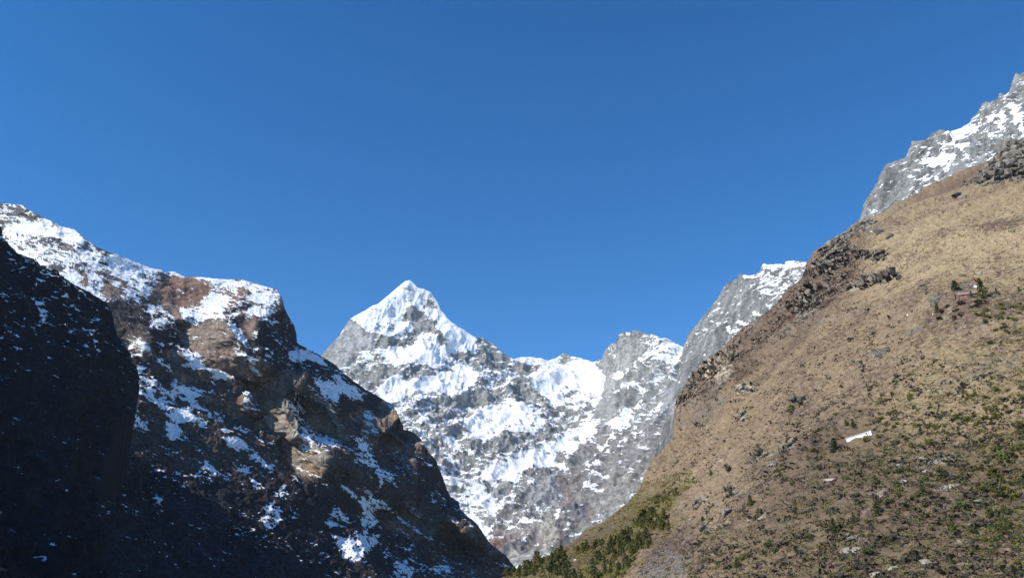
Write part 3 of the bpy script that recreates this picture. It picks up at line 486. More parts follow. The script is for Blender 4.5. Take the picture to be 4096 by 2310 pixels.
    for q, w, s, l in [([(590,710),(860,860),(1130,1040)], 18, .7, .8), ([(180,520),(300,610)], 40, .5, -.7), ([(340,530),(640,680)], 34, .5, -.7), ([(1160,1350),(1270,1400)], 34, .2, -.7), ([(1780,1290),(1920,1340)], 24, .2, -.7), ([(880,690),(1000,800)], 34, .3, -.7), ([(470,1350),(480,1453)], 12, .4, -.7)]:
        p('A6', q, w, snow=s, lit=l)
    c.spurs(2.6, .12, (.5, .86), 1200.0)
    def disp(x, y, P, D):
        wx = x + 9 * fbm(xyz(x / 70, y / 70), 3); wy = y + 9 * fbm(xyz(x / 70, y / 70, 5), 3)
        top = sstep(1500, 1150, y)
        h = 16 * (ridged(P / 260.0, 5, .42) - .8) * (1 - .55 * top) + 5 * (ridged(P / 75.0, 4, .45) - .8) * (1 - .5 * top)
        h = h + strata(P, 30.0, (.05, -.15, 1.0), 3.2 * (.45 + fbm(P / 120.0, 2)) * (1 - .6 * top)) + strata(P, 11.0, (.05, -.15, 1.0), 1.3) + (3.0 * (ridged(P / 24.0, 3) - .7) + 2.6 * blocks(P, 16.0)) * (1 - .5 * top) + 1.4 * fbm(P / 6.0, 3)
        return h, c.get('spur', wx, wy) * D / F
    def snowf(x, y, P, N, D):
        wx = x + 7 * fbm(xyz(x / 40, y / 26), 4); wy = y + 7 * fbm(xyz(x / 40, y / 26, 9), 4)
        return c.get('snow', wx, wy) + facing_up(N, 1.0) + .6 * dashes(P, 60., .5) + .85 * dashes(P, 22., .35, thin=.28) + .75 * dashes(P, 8., .25, thin=.3)
    def ground(x, y, P, N):
        wx = x + 7 * fbm(xyz(x / 40, y / 40), 3); wy = y + 7 * fbm(xyz(x / 40, y / 40, 9), 3)
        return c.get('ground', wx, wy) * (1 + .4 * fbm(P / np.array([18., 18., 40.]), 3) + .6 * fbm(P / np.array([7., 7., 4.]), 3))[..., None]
    return build_mountain("rocky_mountain", "brown rocky mountain with patchy snow and sunlit spurs above a shadowed flank", X, Y, depth, disp, snowf, ground, mountain_mat("brown_rock", 11.0, grain=.38), dict(n=12, step=30, drop=.9, size=120), 24.0)[1], xs, Y

# ---- the near dark shaded shoulder at the left edge
def shaded_mountain():
    tab = np.array([(300,-800),(600,-420),(800,-160),(910,0),(949,21),(982,52),(1008,67),(1034,129),(1073,170),(1101,227),(1134,289),(1168,356),(1189,392),(1209,423),(1245,444),(1307,464),(1338,480),(1369,501),(1411,516),(1457,532),(1513,545),(1557,553),(1610,540),(1670,508),(1740,460),(1830,425),(1920,405),(2020,400),(2100,415),(2310,440),(2500,450)], float)
    ys = np.concatenate([np.arange(300, 880, 12.0), np.arange(880, 2500, 3.0)])
    xr = np.interp(ys, tab[:, 0], tab[:, 1]) + 13.0 * fbm(np.stack([ys / 110.0, 0 * ys, 0 * ys], -1), 5, .6)
    t = np.concatenate([np.linspace(0, 600, 200), np.linspace(600, 1500, 40)[1:]])
    Y = np.repeat(ys[None], len(t), 0); X = xr[None] - t[:, None]       # rows run away from the crest to the left
    depth = tps([(-800,300,1380),(-400,600,1360),(0,910,1350),(423,1209,1330),(555,1557,1260),(0,1300,1080),(0,1600,860),(300,1600,1050),(400,1700,1120),(340,2310,760),(0,2310,590),(-800,1000,900),(-800,1500,600),(-800,2310,430),(400,2500,700),(-800,2500,400),(-1500,300,1200),(-1500,2500,350)])
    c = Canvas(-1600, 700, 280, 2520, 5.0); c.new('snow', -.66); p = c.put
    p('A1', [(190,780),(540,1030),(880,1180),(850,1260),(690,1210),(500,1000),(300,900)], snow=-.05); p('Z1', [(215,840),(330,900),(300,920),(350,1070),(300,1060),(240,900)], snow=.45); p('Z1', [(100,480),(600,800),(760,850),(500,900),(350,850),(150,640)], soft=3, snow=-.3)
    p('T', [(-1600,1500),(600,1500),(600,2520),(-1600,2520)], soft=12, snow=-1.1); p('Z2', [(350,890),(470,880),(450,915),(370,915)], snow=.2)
    def disp(x, y, P, D):
        return 16 * (ridged(P / 200.0, 5) - .8) + 7 * (ridged(P / 50.0, 4) - .8) + strata(P, 18.0, (.05, -.1, 1.0), 5.0 * (.5 + fbm(P / 80.0, 2))) + 2.2 * fbm(P / 6.0, 3), 0 * x
    def snowf(x, y, P, N, D):
        wx = x + 7 * fbm(xyz(x / 40, y / 26), 4); wy = y + 7 * fbm(xyz(x / 40, y / 26, 9), 4)
        return c.get('snow', wx, wy) + facing_up(N, .8) + 1.1 * dashes(P, 18., .2) + .6 * dashes(P, 6., .2)
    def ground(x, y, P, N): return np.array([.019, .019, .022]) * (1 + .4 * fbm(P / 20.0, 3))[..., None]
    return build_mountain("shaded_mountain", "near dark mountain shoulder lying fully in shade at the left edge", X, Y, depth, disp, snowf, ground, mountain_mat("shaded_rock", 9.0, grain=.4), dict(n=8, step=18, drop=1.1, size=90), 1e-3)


# ---- the grassy hill on the right
HX = np.concatenate([np.arange(1900, 4120, 2.4), np.arange(4120, 6400, 18.0)])
HTAB = [(1900,2350),(1990,2318),(2068,2280),(2136,2245),(2202,2220),(2292,2162),(2341,2114),(2410,2082),(2459,2047),(2518,2005),(2559,1949),(2595,1872),(2645,1806),(2678,1775),(2690,1745),(2696,1660),(2707,1594),(2725,1556),(2759,1501),(2797,1462),(2831,1429),(2870,1402),(2913,1366),(2966,1323),(3024,1279),(3072,1243),(3106,1217),(3125,1193),(3154,1154),(3192,1125),(3216,1091),(3226,1053),(3236,1034),(3255,1002),(3300,975),(3348,944),(3387,920),(3435,883),(3493,862),(3541,843),(3589,800),(3657,775),(3705,737),(3772,713),(3844,679),(3926,655),(3975,635),(4008,592),(4023,573),(4052,566),(4096,563),(4300,500),(4720,420),(6400,60)]
HYT = sky_line(HTAB, HX, 1.8, 11.0, 14.0)
HNR = 700
def grassy_hill():
    X, Y = face_grid(HX, HYT, np.full(len(HX), 2480.0), HNR)
    depth = tps([(4096,2310,260),(3600,2310,275),(3200,2310,300),(2800,2310,345),(2500,2310,410),(2200,2310,520),(2000,2310,600),(1900,2350,620),(2300,2130,660),(2500,2010,720),(2690,1740,790),(2740,1490,830),(3000,1270,850),(3250,1000,860),(3450,870,880),(3800,700,880),(4096,565,880),(4096,1800,352),(4096,1500,410),(4096,1200,490),(4096,900,620),(3400,1730,415),(3000,1800,470),(2700,2000,540),(3850,1190,500),(3500,1300,560),(3200,1400,620),(2900,1700,640),(3600,1000,680),(4720,2310,220),(4720,1200,440),(4720,420,900),(4096,2480,215),(3200,2480,255),(2500,2480,340),(1900,2480,540),(6000,2480,165),(6000,1900,240),(6000,1200,400),(6000,140,1000)])
    c = Canvas(1880, 4740, 400, 2500, 4.0); p = c.put
    c.new('ground', (.258, .192, .12)); c.new('rock', 0.0); c.new('gul', 0.0); c.new('scrub', .4)
    gold = (.335, .262, .155); tan = (.265, .195, .120); brown = (.165, .125, .078); rust = (.165, .112, .078); mauve = (.155, .112, .092); olive = (.15, .128, .060); grey = (.205, .185, .158); cream = (.47, .40, .30); green = (.235, .25, .215)
    p('T', [(3500,900),(4740,700),(4740,1180),(3900,1120),(3500,1180),(3350,1150)], soft=14, ground=gold)
    p('T', [(3000,1800),(3300,1650),(4740,1700),(4740,2500),(2900,2500)], soft=16, ground=brown)
    p('T', [(3700,1250),(4740,1250),(4740,1750),(3500,1700)], soft=14, ground=(.268, .205, .12))
    p('T', [(2690,1660),(2740,1480),(3250,1000),(3420,960),(3420,1120),(3300,1240),(3100,1380),(2960,1520),(2850,1620),(2740,1640)], soft=6, ground=rust, scrub=1.0)
    p('T', [(3540,843),(3660,775),(3850,680),(3960,655),(3850,760),(3700,790)], soft=3, ground=rust, scrub=.8)
    p('T', [(2620,2150),(2760,2080),(2830,2110),(2760,2310),(2600,2310),(2560,2250)], soft=6, ground=mauve, scrub=.8)
    p('T', [(1900,2500),(1990,2318),(2202,2220),(2410,2082),(2560,1960),(2760,1900),(2700,2060),(2500,2300),(2400,2500)], soft=6, ground=olive, scrub=.8)
    p('T', [(2560,1940),(2680,1780),(2900,1620),(3200,1500),(3180,1640),(2900,1760),(2760,1900),(2650,1950)], soft=8, ground=tan)
    p('T', [(3920,1760),(4740,1700),(4740,2220),(4000,2180),(3900,1950)], soft=10, ground=(.165, .135, .07), scrub=.8)
    p('T', [(3750,2250),(4200,2120),(4740,2120),(4740,2500),(3700,2500)], soft=10, ground=(.23, .172, .112))
    p('C', [(760,900),(960,780),(1000,700),(1080,640),(1000,620),(900,780),(700,960),(560,1080),(540,1180),(640,1160)], soft=4, ground=gold)
    p('H', [(690,250),(850,165),(1120,200),(1180,290),(1100,380),(900,430),(700,360)], soft=2, ground=(.22, .185, .15), scrub=.9)
    p('H', [(500,480),(800,420),(1300,560),(1300,760),(900,1050),(450,1050),(300,900)], soft=4, ground=(.25, .19, .13), scrub=.8)
    rocks = [('Z8', [(1470,700),(1560,650),(1700,650),(1700,1000),(1500,1000),(1300,1030),(1110,1050),(1130,990),(1250,950),(1350,840)], grey, 1.0), ('Z8', [(1030,1120),(1100,1090),(1200,1080),(1090,1140)], grey, .8), ('Z8', [(60,1453),(220,1370),(330,1290),(460,1320),(380,1400),(200,1440)], grey, .9), ('Z8', [(920,1270),(1010,1250),(1000,1290)], (.13,.11,.1), .6), ('Z8', [(1480,1210),(1560,1180),(1540,1220)], grey, .7),
             ('Z9', [(-60,240),(0,200),(150,80),(280,90),(230,250),(230,370),(60,450),(-60,440)], grey, 1.0), ('Z9', [(240,240),(640,250),(660,340),(500,370),(330,340)], (.22,.185,.15), .9), ('Z9', [(200,600),(450,520),(700,470),(700,540),(450,600),(250,670)], (.28,.25,.21), .9), ('Z9', [(1100,780),(1260,750),(1200,840),(1130,880)], green, .8), ('Z9', [(920,1150),(1030,1090),(1040,1170),(960,1210)], green, .7), ('Z9', [(480,1400),(560,1350),(700,1340),(680,1430),(560,1453)], grey, .8), ('Z9', [(640,1050),(740,1020),(700,1090)], cream, .7),
             ('Z7', [(560,850),(680,820),(700,900),(620,930),(570,900)], (.62,.52,.38), .9), ('Z7', [(390,1000),(500,890),(570,890),(680,960),(690,1090),(560,1100),(480,1080)], (.50,.43,.32), .9), ('Z7', [(700,1120),(870,1080),(850,1180),(720,1190)], (.46,.40,.31), .8), ('Z7', [(1200,400),(1360,330),(1420,430),(1300,620),(1220,560)], (.27,.245,.21), 1.0), ('Z7', [(1330,80),(1550,0),(1500,130),(1380,170)], (.30,.275,.235), 1.0), ('Z7', [(220,1230),(330,1160),(480,1190),(330,1320),(240,1400),(210,1330)], (.30,.25,.18), .7), ('Z7', [(1160,1230),(1290,1160),(1260,1260),(1180,1260)], (.17,.14,.12), .7),
             ('C', [(1130,410),(1220,420),(1230,500),(1080,540),(900,600),(880,580),(940,540),(1120,500)], green, .6), ('C', [(455,935),(470,900),(590,850),(590,885),(490,935)], (.27,.285,.28), .6), ('C', [(690,800),(780,760),(780,850),(690,860)], (.29,.29,.27), .8), ('C', [(800,240),(880,230),(870,310),(800,350)], (.29,.275,.24), .7), ('C', [(500,340),(590,340),(580,370),(520,380)], cream, .7), ('C', [(900,760),(1020,720),(1000,790),(920,800)], (.31,.28,.215), .2), ('C', [(1000,650),(1110,590),(1060,660)], (.27,.26,.23), .8), ('C', [(350,980),(400,900),(470,920),(420,960)], (.27,.23,.18), .7), ('C', [(640,560),(780,620),(760,760),(640,700)], (.33,.27,.19), .3),
             ('D', [(670,640),(820,600),(1100,540),(1110,590),(880,640),(700,660)], (.27,.265,.22), .8), ('D', [(930,840),(1180,770),(1200,790),(960,860)], (.30,.27,.235), .6), ('D', [(480,890),(640,850),(560,890)], (.33,.31,.26), .6), ('D', [(1080,1210),(1160,1190),(1260,1240),(1100,1260)], (.36,.29,.21), .7), ('D', [(420,970),(520,960),(440,1000)], (.33,.29,.25), .5), ('D', [(300,1130),(420,1120),(480,1160),(330,1180)], (.30,.28,.23), .5),
             ('T', [(2560,2310),(2600,2235),(2680,2190),(2745,2230),(2740,2330),(2560,2330)], (.165,.145,.128), .25)]
    c.new('rcol', (.20, .178, .15))
    p('T', [(2690,1660),(2740,1480),(3250,1000),(3420,960),(3420,1100),(3300,1240),(3100,1340),(2960,1480),(2850,1580),(2760,1640)], soft=5, rock=.30, rcol=(.22,.18,.145)); p('T', [(3000,1840),(3200,1560),(3500,1420),(3620,1480),(3400,1620),(3150,1850)], soft=8, rock=.12, rcol=(.23,.20,.17)); p('T', [(2700,2250),(2900,1900),(3300,1850),(3300,2000),(2950,2150)], soft=8, rock=.10, rcol=(.26,.23,.19))
    for v, q, g, r in rocks: p(v, q, soft=1, rock=r, scrub=.1); p(v, q, soft=5, rcol=g); p(v, q, soft=0, rcol=g)
    def rocky(x, y, P):
        rk = c.get('rock', x + 8 * fbm(xyz(x / 26, y / 26), 4), y + 8 * fbm(xyz(x / 26, y / 26, 4), 4))
        return np.clip(rk, 0, 1) ** .5 * sstep(.25, .6, rk + .75 * fbm(P / np.array([9., 9., 6.]), 4, .6))
    for q, w, g in [([(3480,1150),(3300,1320),(3050,1560),(2850,1800)], 22, -3), ([(3330,1260),(3000,1600),(2700,1930)], 16, 2.5), ([(3600,1330),(3350,1520),(3100,1760),(2880,2000)], 26, -2.5), ([(3000,1900),(2820,2100),(2740,2300)], 24, 4), ([(4096,1480),(3600,1640),(3300,1800)], 26, -2), ([(4096,1990),(3700,2080),(3500,2240)], 20, -2.5), ([(3800,1180),(3650,1300),(3450,1420)], 22, 2), ([(3420,1080),(3200,1300),(2960,1560),(2760,1760)], 14, -2.2), ([(3180,1420),(2980,1640),(2740,1840)], 12, 2), ([(3960,1330),(3700,1440),(3480,1560),(3280,1740)], 14, -1.6), ([(3500,1620),(3300,1780),(3050,2000),(2900,2200)], 14, -1.8), ([(4096,1130),(3800,1200),(3560,1300)], 12, -1.6), ([(4096,860),(3800,960),(3560,1120)], 12, -1.5), ([(3900,1900),(3500,2000),(3200,2160)], 12, -1.6), ([(2740,1900),(2640,2010),(2560,2130)], 10, -2)]:
        c.f['gul'] += blur(c.mask(np.array(q, float), w * 2.0), 3) * g * 2.6
    def disp(x, y, P, D):
        r = rocky(x, y, P)
        Q = P / np.array([1., 1., 1.6])
        h = 7 * np.clip(D / 750, .3, 1.1) * (ridged(P / np.array([110., 160., 110.]), 4, .42) - .8) + .9 * fbm(P / 14.0, 3) + .34 * fbm(Q / 2.6, 3, .6) + .35 * np.maximum(fbm(Q / 5.0, 2), 0)
        k = np.clip(D / 650, .45, 1.15)
        blk = (2.0 * (ridged(P / np.array([34., 34., 22.]), 4, .55) - .7) + 5.0 * blocks(P, 13.0) + 3.0 * blocks(P, 5.0)) * k + strata(P, 6.5, (.15, -.1, 1.0), 3.6 * k) + 1.5
        h = h + .5 * blocks(P, 4.0)
        blk = blk - 3.5 * k * sstep(.95, 1.35, ridged(P / np.array([20., 20., 15.]), 3))
        return h + .22 * r * blk, c.get('gul', x, y) * (1 + .5 * fbm(P / 14.0, 3)) + 1.0 * r * blk
    def scrubf(x, y, P, N, D): return c.get('scrub', x, y)
    def ground(x, y, P, N):
        wx = x + 14 * fbm(xyz(x / 45, y / 35), 4); wy = y + 14 * fbm(xyz(x / 45, y / 35, 9), 4)
        g = c.get('ground', wx, wy); sc = c.get('scrub', wx, wy); rk = rocky(x, y, P)
        streak = fbm(P / np.array([3.6, 3.6, 1.3]), 4, .65); patch = fbm(P / 26.0, 4, .55)
        k = np.clip(sstep(-.06, .50, streak * .8 + patch * .45 + .55 * fbm(P / np.array([95., 95., 60.]), 3) + .3 * (sc - .45)), 0, 1) * (1 - rk)
        g = g * (1 - k[..., None]) + np.array([.140, .100, .070]) * k[..., None]
        g = g * (1 - rk[..., None]) + c.get('rcol', wx, wy) * rk[..., None]
        steep = sstep(.52, .22, N[..., 2]) * .8
        g = g * (1 - steep[..., None]) + np.array([.22, .19, .155]) * steep[..., None]
        return g * (1 + .35 * fbm(P / np.array([3., 3., 1.2]), 3, .6) + .8 * rk * fbm(P / np.array([6., 6., 4.]), 4, .6) + .45 * rk * blocks(P, 12.0))[..., None]
    m, nt, b = nodes_of("dry_grass_slope"); L = nt.links
    ac = nd(nt, "ShaderNodeAttribute", attribute_name="ground")
    n1 = noise(nt, .9, 5, .7, (1, 1, 2.0)); n2 = noise(nt, 2.6, 4, .7); n3 = noise(nt, .05, 3)
    var = mathn(nt, 'MULTIPLY', mathn(nt, 'MULTIPLY', maprange(nt, n1, .3, .7, .62, 1.38), maprange(nt, n2, .3, .7, .75, 1.25)), maprange(nt, n3, .35, .65, .9, 1.1))
    L.new(mulcol(nt, ac.outputs["Color"], var), b.inputs["Base Color"])
    bp = nd(nt, "ShaderNodeBump", Strength=.8, Distance=.45); L.new(n1, bp.inputs["Height"]); L.new(bp.outputs[0], b.inputs["Normal"])
    o, P, N = build_mountain("grassy_hill", "dry brown grassy hillside with rock outcrops rising to the right", X, Y, depth, disp, scrubf, ground, m, dict(n=12, step=9, drop=.75, size=40), 12.0)
    return P, Y
def sampler(P, xs, Y):
    nr = P.shape[0]
    def at(x, y):
        ci = float(np.clip(np.interp(x, xs, np.arange(len(xs))), 0, len(xs) - 1.001)); i = int(ci); fu = ci - i
        ri = float(np.clip(np.interp(y, Y[:, i] * (1 - fu) + Y[:, i+1] * fu, np.arange(nr)), 0, nr - 1.001)); j = int(ri); fw = ri - j
        return (P[j, i] * (1 - fu) + P[j, i+1] * fu) * (1 - fw) + (P[j+1, i] * (1 - fu) + P[j+1, i+1] * fu) * fw
    return at

# ------------------------------------------------------------------ small things: helpers
class MB:
    def __init__(s): s.v = []; s.f = []; s.n = 0
    def add(s, v, f):
        s.v.append(np.asarray(v, float)); s.f += [tuple(i + s.n for i in q) for q in f]; s.n += len(v)
    def box(s, lo, hi, bev=0.0):
        x0, y0, z0 = lo; x1, y1, z1 = hi
        v = [(x0,y0,z0),(x1,y0,z0),(x1,y1,z0),(x0,y1,z0),(x0,y0,z1),(x1,y0,z1),(x1,y1,z1),(x0,y1,z1)]
        s.add(v, [(0,3,2,1),(4,5,6,7),(0,1,5,4),(1,2,6,5),(2,3,7,6),(3,0,4,7)])
    def tube(s, path, rad, k=6):
        path = np.array(path, float); vs = []
        for i, c in enumerate(path):
            d = path[min(i+1, len(path)-1)] - path[max(i-1, 0)]; d /= np.linalg.norm(d)
            a = np.cross(d, (0.3, 1, 0.1)); a /= np.linalg.norm(a); b2 = np.cross(d, a)
            for j in range(k):
                t = 2 * math.pi * j / k; vs.append(c + rad[i] * (math.cos(t) * a + math.sin(t) * b2))
        f = [(i*k+j, i*k+(j+1) % k, (i+1)*k+(j+1) % k, (i+1)*k+j) for i in range(len(path)-1) for j in range(k)]
        f += [tuple(range(k-1, -1, -1)), tuple((len(path)-1)*k + j for j in range(k))]
        s.add(vs, f)
    def build(s, name, mat, parent=None, smooth=False, bevel=0.0):
        me = bpy.data.meshes.new(name); me.from_pydata(np.concatenate(s.v).tolist(), [], s.f); me.update(); me.materials.append(mat)
        if smooth: me.polygons.foreach_set("use_smooth", [True] * len(me.polygons))
        o = bpy.data.objects.new(name, me); COL.objects.link(o)
        if parent: o.parent = parent
        if bevel:
            md = o.modifiers.new("bevel", 'BEVEL'); md.width = bevel; md.segments = 2
        return o
def empty(name, loc, rz=0.0):
    o = bpy.data.objects.new(name, None); COL.objects.link(o); o.location = loc; o.rotation_euler = (0, 0, rz); o.empty_display_size = .5
    return o
def simple_mat(name, col, var=.25, scale=2.0, rough=.9, rnd=0.0, bump=0.0, trans=0.0):
    m, nt, b = nodes_of(name); b.inputs["Roughness"].default_value = rough
    rgb = nd(nt, "ShaderNodeRGB"); rgb.outputs[0].default_value = (*col, 1)
    n = noise(nt, scale, 4, .65); f = maprange(nt, n, .3, .7, 1 - var, 1 + var)
    if rnd:
        oi = nd(nt, "ShaderNodeObjectInfo"); f = mathn(nt, 'MULTIPLY', f, maprange(nt, oi.outputs["Random"], 0, 1, 1 - rnd, 1 + rnd))
    nt.links.new(mulcol(nt, rgb.outputs[0], f), b.inputs["Base Color"])
    if bump:
        bp = nd(nt, "ShaderNodeBump", Strength=.7, Distance=bump); nt.links.new(n, bp.inputs["Height"]); nt.links.new(bp.outputs[0], b.inputs["Normal"])
    return m
def leaf_quads(cen, size, rng, up=.35):
    """One small leaf spray per centre: randomly turned quads."""
    n = len(cen); a = rng.normal(size=(n, 3)); a[:, 2] *= .6; a /= np.linalg.norm(a, axis=1, keepdims=True)
    r = rng.normal(size=(n, 3)); b = np.cross(a, r); b /= np.linalg.norm(b, axis=1, keepdims=True)
    s = size * rng.uniform(.6, 1.3, (n, 1)); a *= s; b *= s * .6
    v = np.stack([cen - a * .5 - b * .35, cen + a * .1 - b * .5, cen + a * .6, cen - a * .1 + b * .5], 1).reshape(-1, 3)
    return v, np.arange(n * 4).reshape(-1, 4)
def shrub_points(rng, n=320):
    k = rng.randint(4, 7); pts = []
    for i in range(k):
        c = np.array([rng.uniform(-.32, .32), rng.uniform(-.28, .28), rng.uniform(.18, .42)]); r = np.array([1, 1, rng.uniform(.8, 1.5)]) * rng.uniform(.16, .30)
        d = rng.normal(size=(n // k, 3)); d /= np.linalg.norm(d, axis=1, keepdims=True); pts.append(c + d * r * rng.uniform(.45, 1.08, (len(d), 1)))
    p = np.concatenate(pts); p[:, 2] = np.abs(p[:, 2]); return p
def pine_points(rng, n=520, rough=.25, base=.08, width=.30):
    out = []; w = 9 + rng.randint(4)
    for i in range(w):
        t = (i + rng.uniform(-.3, .3)) / w; z = base + (1 - base) * np.clip(t, 0, 1); R = width * (1 - t) ** .8 * rng.uniform(1 - rough, 1 + rough) + .02
        nb = max(3, int(7 * (1 - t)) + 2); a0 = rng.uniform(0, 6.28)
        for j in range(nb):
            a = a0 + 6.283 * j / nb + rng.uniform(-.3, .3); L = R * rng.uniform(.7, 1.15); m = max(3, int(n / (w * nb * .8)))
            s = rng.uniform(.15, 1, m); q = np.stack([np.cos(a) * L * s, np.sin(a) * L * s, z + .10 * L - .35 * L * s ** 2 + 0 * s], 1)
            out.append(q + rng.normal(size=q.shape) * .022)
    return np.concatenate(out)
def mesh_only(name, v, f, mat):
    o = make_mesh(name, v, f, mat, smooth=False); me = o.data; bpy.data.objects.remove(o); return me
def inside(q, x, y):
    c = False; j = len(q) - 1
    for i in range(len(q)):
        if (q[i][1] > y) != (q[j][1] > y) and x < (q[j][0] - q[i][0]) * (y - q[i][1]) / (q[j][1] - q[i][1]) + q[i][0]: c = not c
        j = i
    return c
def scatter(view, poly, n, dmin, rng):
    q = pt(view, poly); lo, hi = q.min(0), q.max(0); got = []
    for _ in range(n * 60):
        x, y = rng.uniform(lo[0], hi[0]), rng.uniform(lo[1], hi[1])
        if inside(q, x, y) and all((x - a) ** 2 + (y - b) ** 2 > dmin ** 2 for a, b in got): got.append((x, y))
        if len(got) == n: break
    return got

snow_massif(); granite_mountain()
MP, MXS, MY = rocky_mountain(); shaded_mountain()
HP, HY = grassy_hill(); hill = sampler(HP, HX, HY)
gm = simple_mat("valley_soil", (.16, .13, .10), .3, .05)
g = MB(); g.add([(-8800,-2800,0),(8800,-2800,0),(8800,10800,0),(-8800,10800,0)], [(0,1,2,3)])
tag(g.build("ground", gm), "flat valley floor below the mountains", kind='structure')

# ------------------------------------------------------------------ plants on the hill
rng = np.random.RandomState(21)
PXM = lambda p: np.linalg.norm(p - CAM) / F                # metres per pixel of the 4096 frame at a point
M_dark = simple_mat("dark_needles", (.125, .138, .050), .45, 3.0, rnd=.25); M_olive = simple_mat("olive_leaves", (.165, .148, .040), .4, 3.0, rnd=.3)
M_mid = simple_mat("green_leaves", (.160, .160, .052), .4, 3.0, rnd=.3); M_brownleaf = simple_mat("brown_twigs", (.125, .092, .064), .4, 3.0, rnd=.3); M_bark = simple_mat("bark", (.20, .16, .12), .3, 6.0)
M_dusk = simple_mat("dusky_leaves", (.085, .073, .052), .4, 3.0, rnd=.3)
SHRUB = {}; PINE = {}
for kn, m in (("olive", M_olive), ("green", M_mid), ("dark", M_dark), ("brown", M_brownleaf), ("dusky", M_dusk)):
    for i in range(4):
        pts = shrub_points(rng, 300); v, f = leaf_quads(pts, .15, rng); SHRUB[kn, i] = mesh_only("shrub_%s" % kn, v, f, m)
def trunk_mesh(name, h=1.0, r=.03, lean=.02):
    b = MB(); b.tube([(0,0,-.06), (lean*.3,0,.3*h), (lean,lean,.65*h), (lean*1.4,lean,h)], [r, r*.8, r*.5, r*.1], 6); o = b.build(name, M_bark, smooth=True); me = o.data; bpy.data.objects.remove(o); return me
TRUNK = [trunk_mesh("pine_trunk", .96, .028, .01), trunk_mesh("pine_trunk", .96, .034, -.02)]
for kn, m in (("dark", M_dark), ("green", M_mid), ("olive", M_olive)):
    for i in range(4):
        pts = pine_points(rng, 560, .5, .04 + .03 * i, .26 + .05 * i); v, f = leaf_quads(pts, .10, rng); PINE[kn, i] = mesh_only("pine_crown_%s" % kn, v, f, m)
def put_shrub(x, y, px, kind, label, group=None, flat=1.0):
    p = hill(x, y); s = px * PXM(p); me = SHRUB[kind, rng.randint(4)]
    o = bpy.data.objects.new("shrub", me); COL.objects.link(o); o.location = p - np.array([0, 0, .06 * s]); o.scale = (s, s, s * flat * rng.uniform(.85, 1.2)); o.rotation_euler = (0, 0, rng.uniform(0, 6.28))
    return tag(o, label, "bush", group)
def put_pine(x, y, px, kind, label, group=None, name="pine_tree", wide=1.0, parts=True):
    p = hill(x, y); h = px * PXM(p); t = empty(name, p, rng.uniform(0, 6.28)); t.scale = (h * wide, h * wide, h)
    k = rng.randint(4)
    for nm, me in (("crown", PINE[kind, k]), ("trunk", TRUNK[k % 2])):
        o = bpy.data.objects.new(nm, me); COL.objects.link(o); o.parent = t
    t.rotation_euler = (rng.normal() * .06, rng.normal() * .06, rng.uniform(0, 6.28))
    return tag(t, label, "tree", group)
placed = []
# thickets of small pines along the lower left edge of the hill
THICK = [("E", [(120,1310),(350,1200),(520,1130),(720,1100),(900,1030),(1040,1090),(900,1200),(760,1310)], 36, 9, (36, 58), ("green","green","olive"), "small pine in the thicket at the hill's low left tip"),
         ("E", [(840,1010),(930,940),(1040,1060),(1000,1110)], 8, 8, (40, 56), ("dark","green"), "dark pine in the little clump on the hill's lower skyline"),
         ("E", [(1130,930),(1300,890),(1500,840),(1560,890),(1300,1000),(1150,990)], 14, 10, (34, 48), ("olive","green","olive"), "yellowish young pine in the row above the big pine grove"),
         ("E", [(1560,900),(1700,830),(1900,790),(2100,800),(2140,880),(2080,1000),(1960,1040),(1850,1080),(1650,1080),(1570,1020)], 46, 10, (38, 58), ("dark","green","green"), "pine in the dense lower grove beside the grey scree"),
         ("E", [(1640,1090),(1800,1090),(1900,1080),(1830,1180),(1700,1290),(1640,1280)], 16, 10, (32, 48), ("dark","green","olive"), "pine in the narrow tail below the dense lower grove"),
         ("E", [(1880,640),(1980,580),(2050,490),(2200,500),(2330,580),(2340,660),(2250,700),(2000,700)], 34, 11, (38, 62), ("green","olive","green"), "broad green tree in the upper grove near the hill edge"),
         ("E", [(860,1210),(1050,1170),(1150,1290),(1250,1318),(840,1318)], 14, 12, (48, 66), ("dark","dark","green"), "tall dark pine at the bottom edge below the white rock"),
         ("E", [(1330,1170),(1450,1060),(1570,1060),(1600,1220),(1400,1318),(1320,1310)], 17, 11, (34, 52), ("dark","green"), "pine between the white rock and the dense lower grove")]
for v, q, n, dm, (a, b), kinds, lab in THICK:
    for x, y in sorted(scatter(v, q, n, dm, rng), key=lambda t: t[1]):
        put_pine(x, y + 8, (a + (b - a) * rng.rand() ** 1.3) * rng.uniform(.45, .82), kinds[rng.randint(len(kinds))], lab, lab.split(" in ")[-1].split(" at ")[-1][:60] + " pines", wide=rng.uniform(1.1, 1.9)); placed.append((x, y))
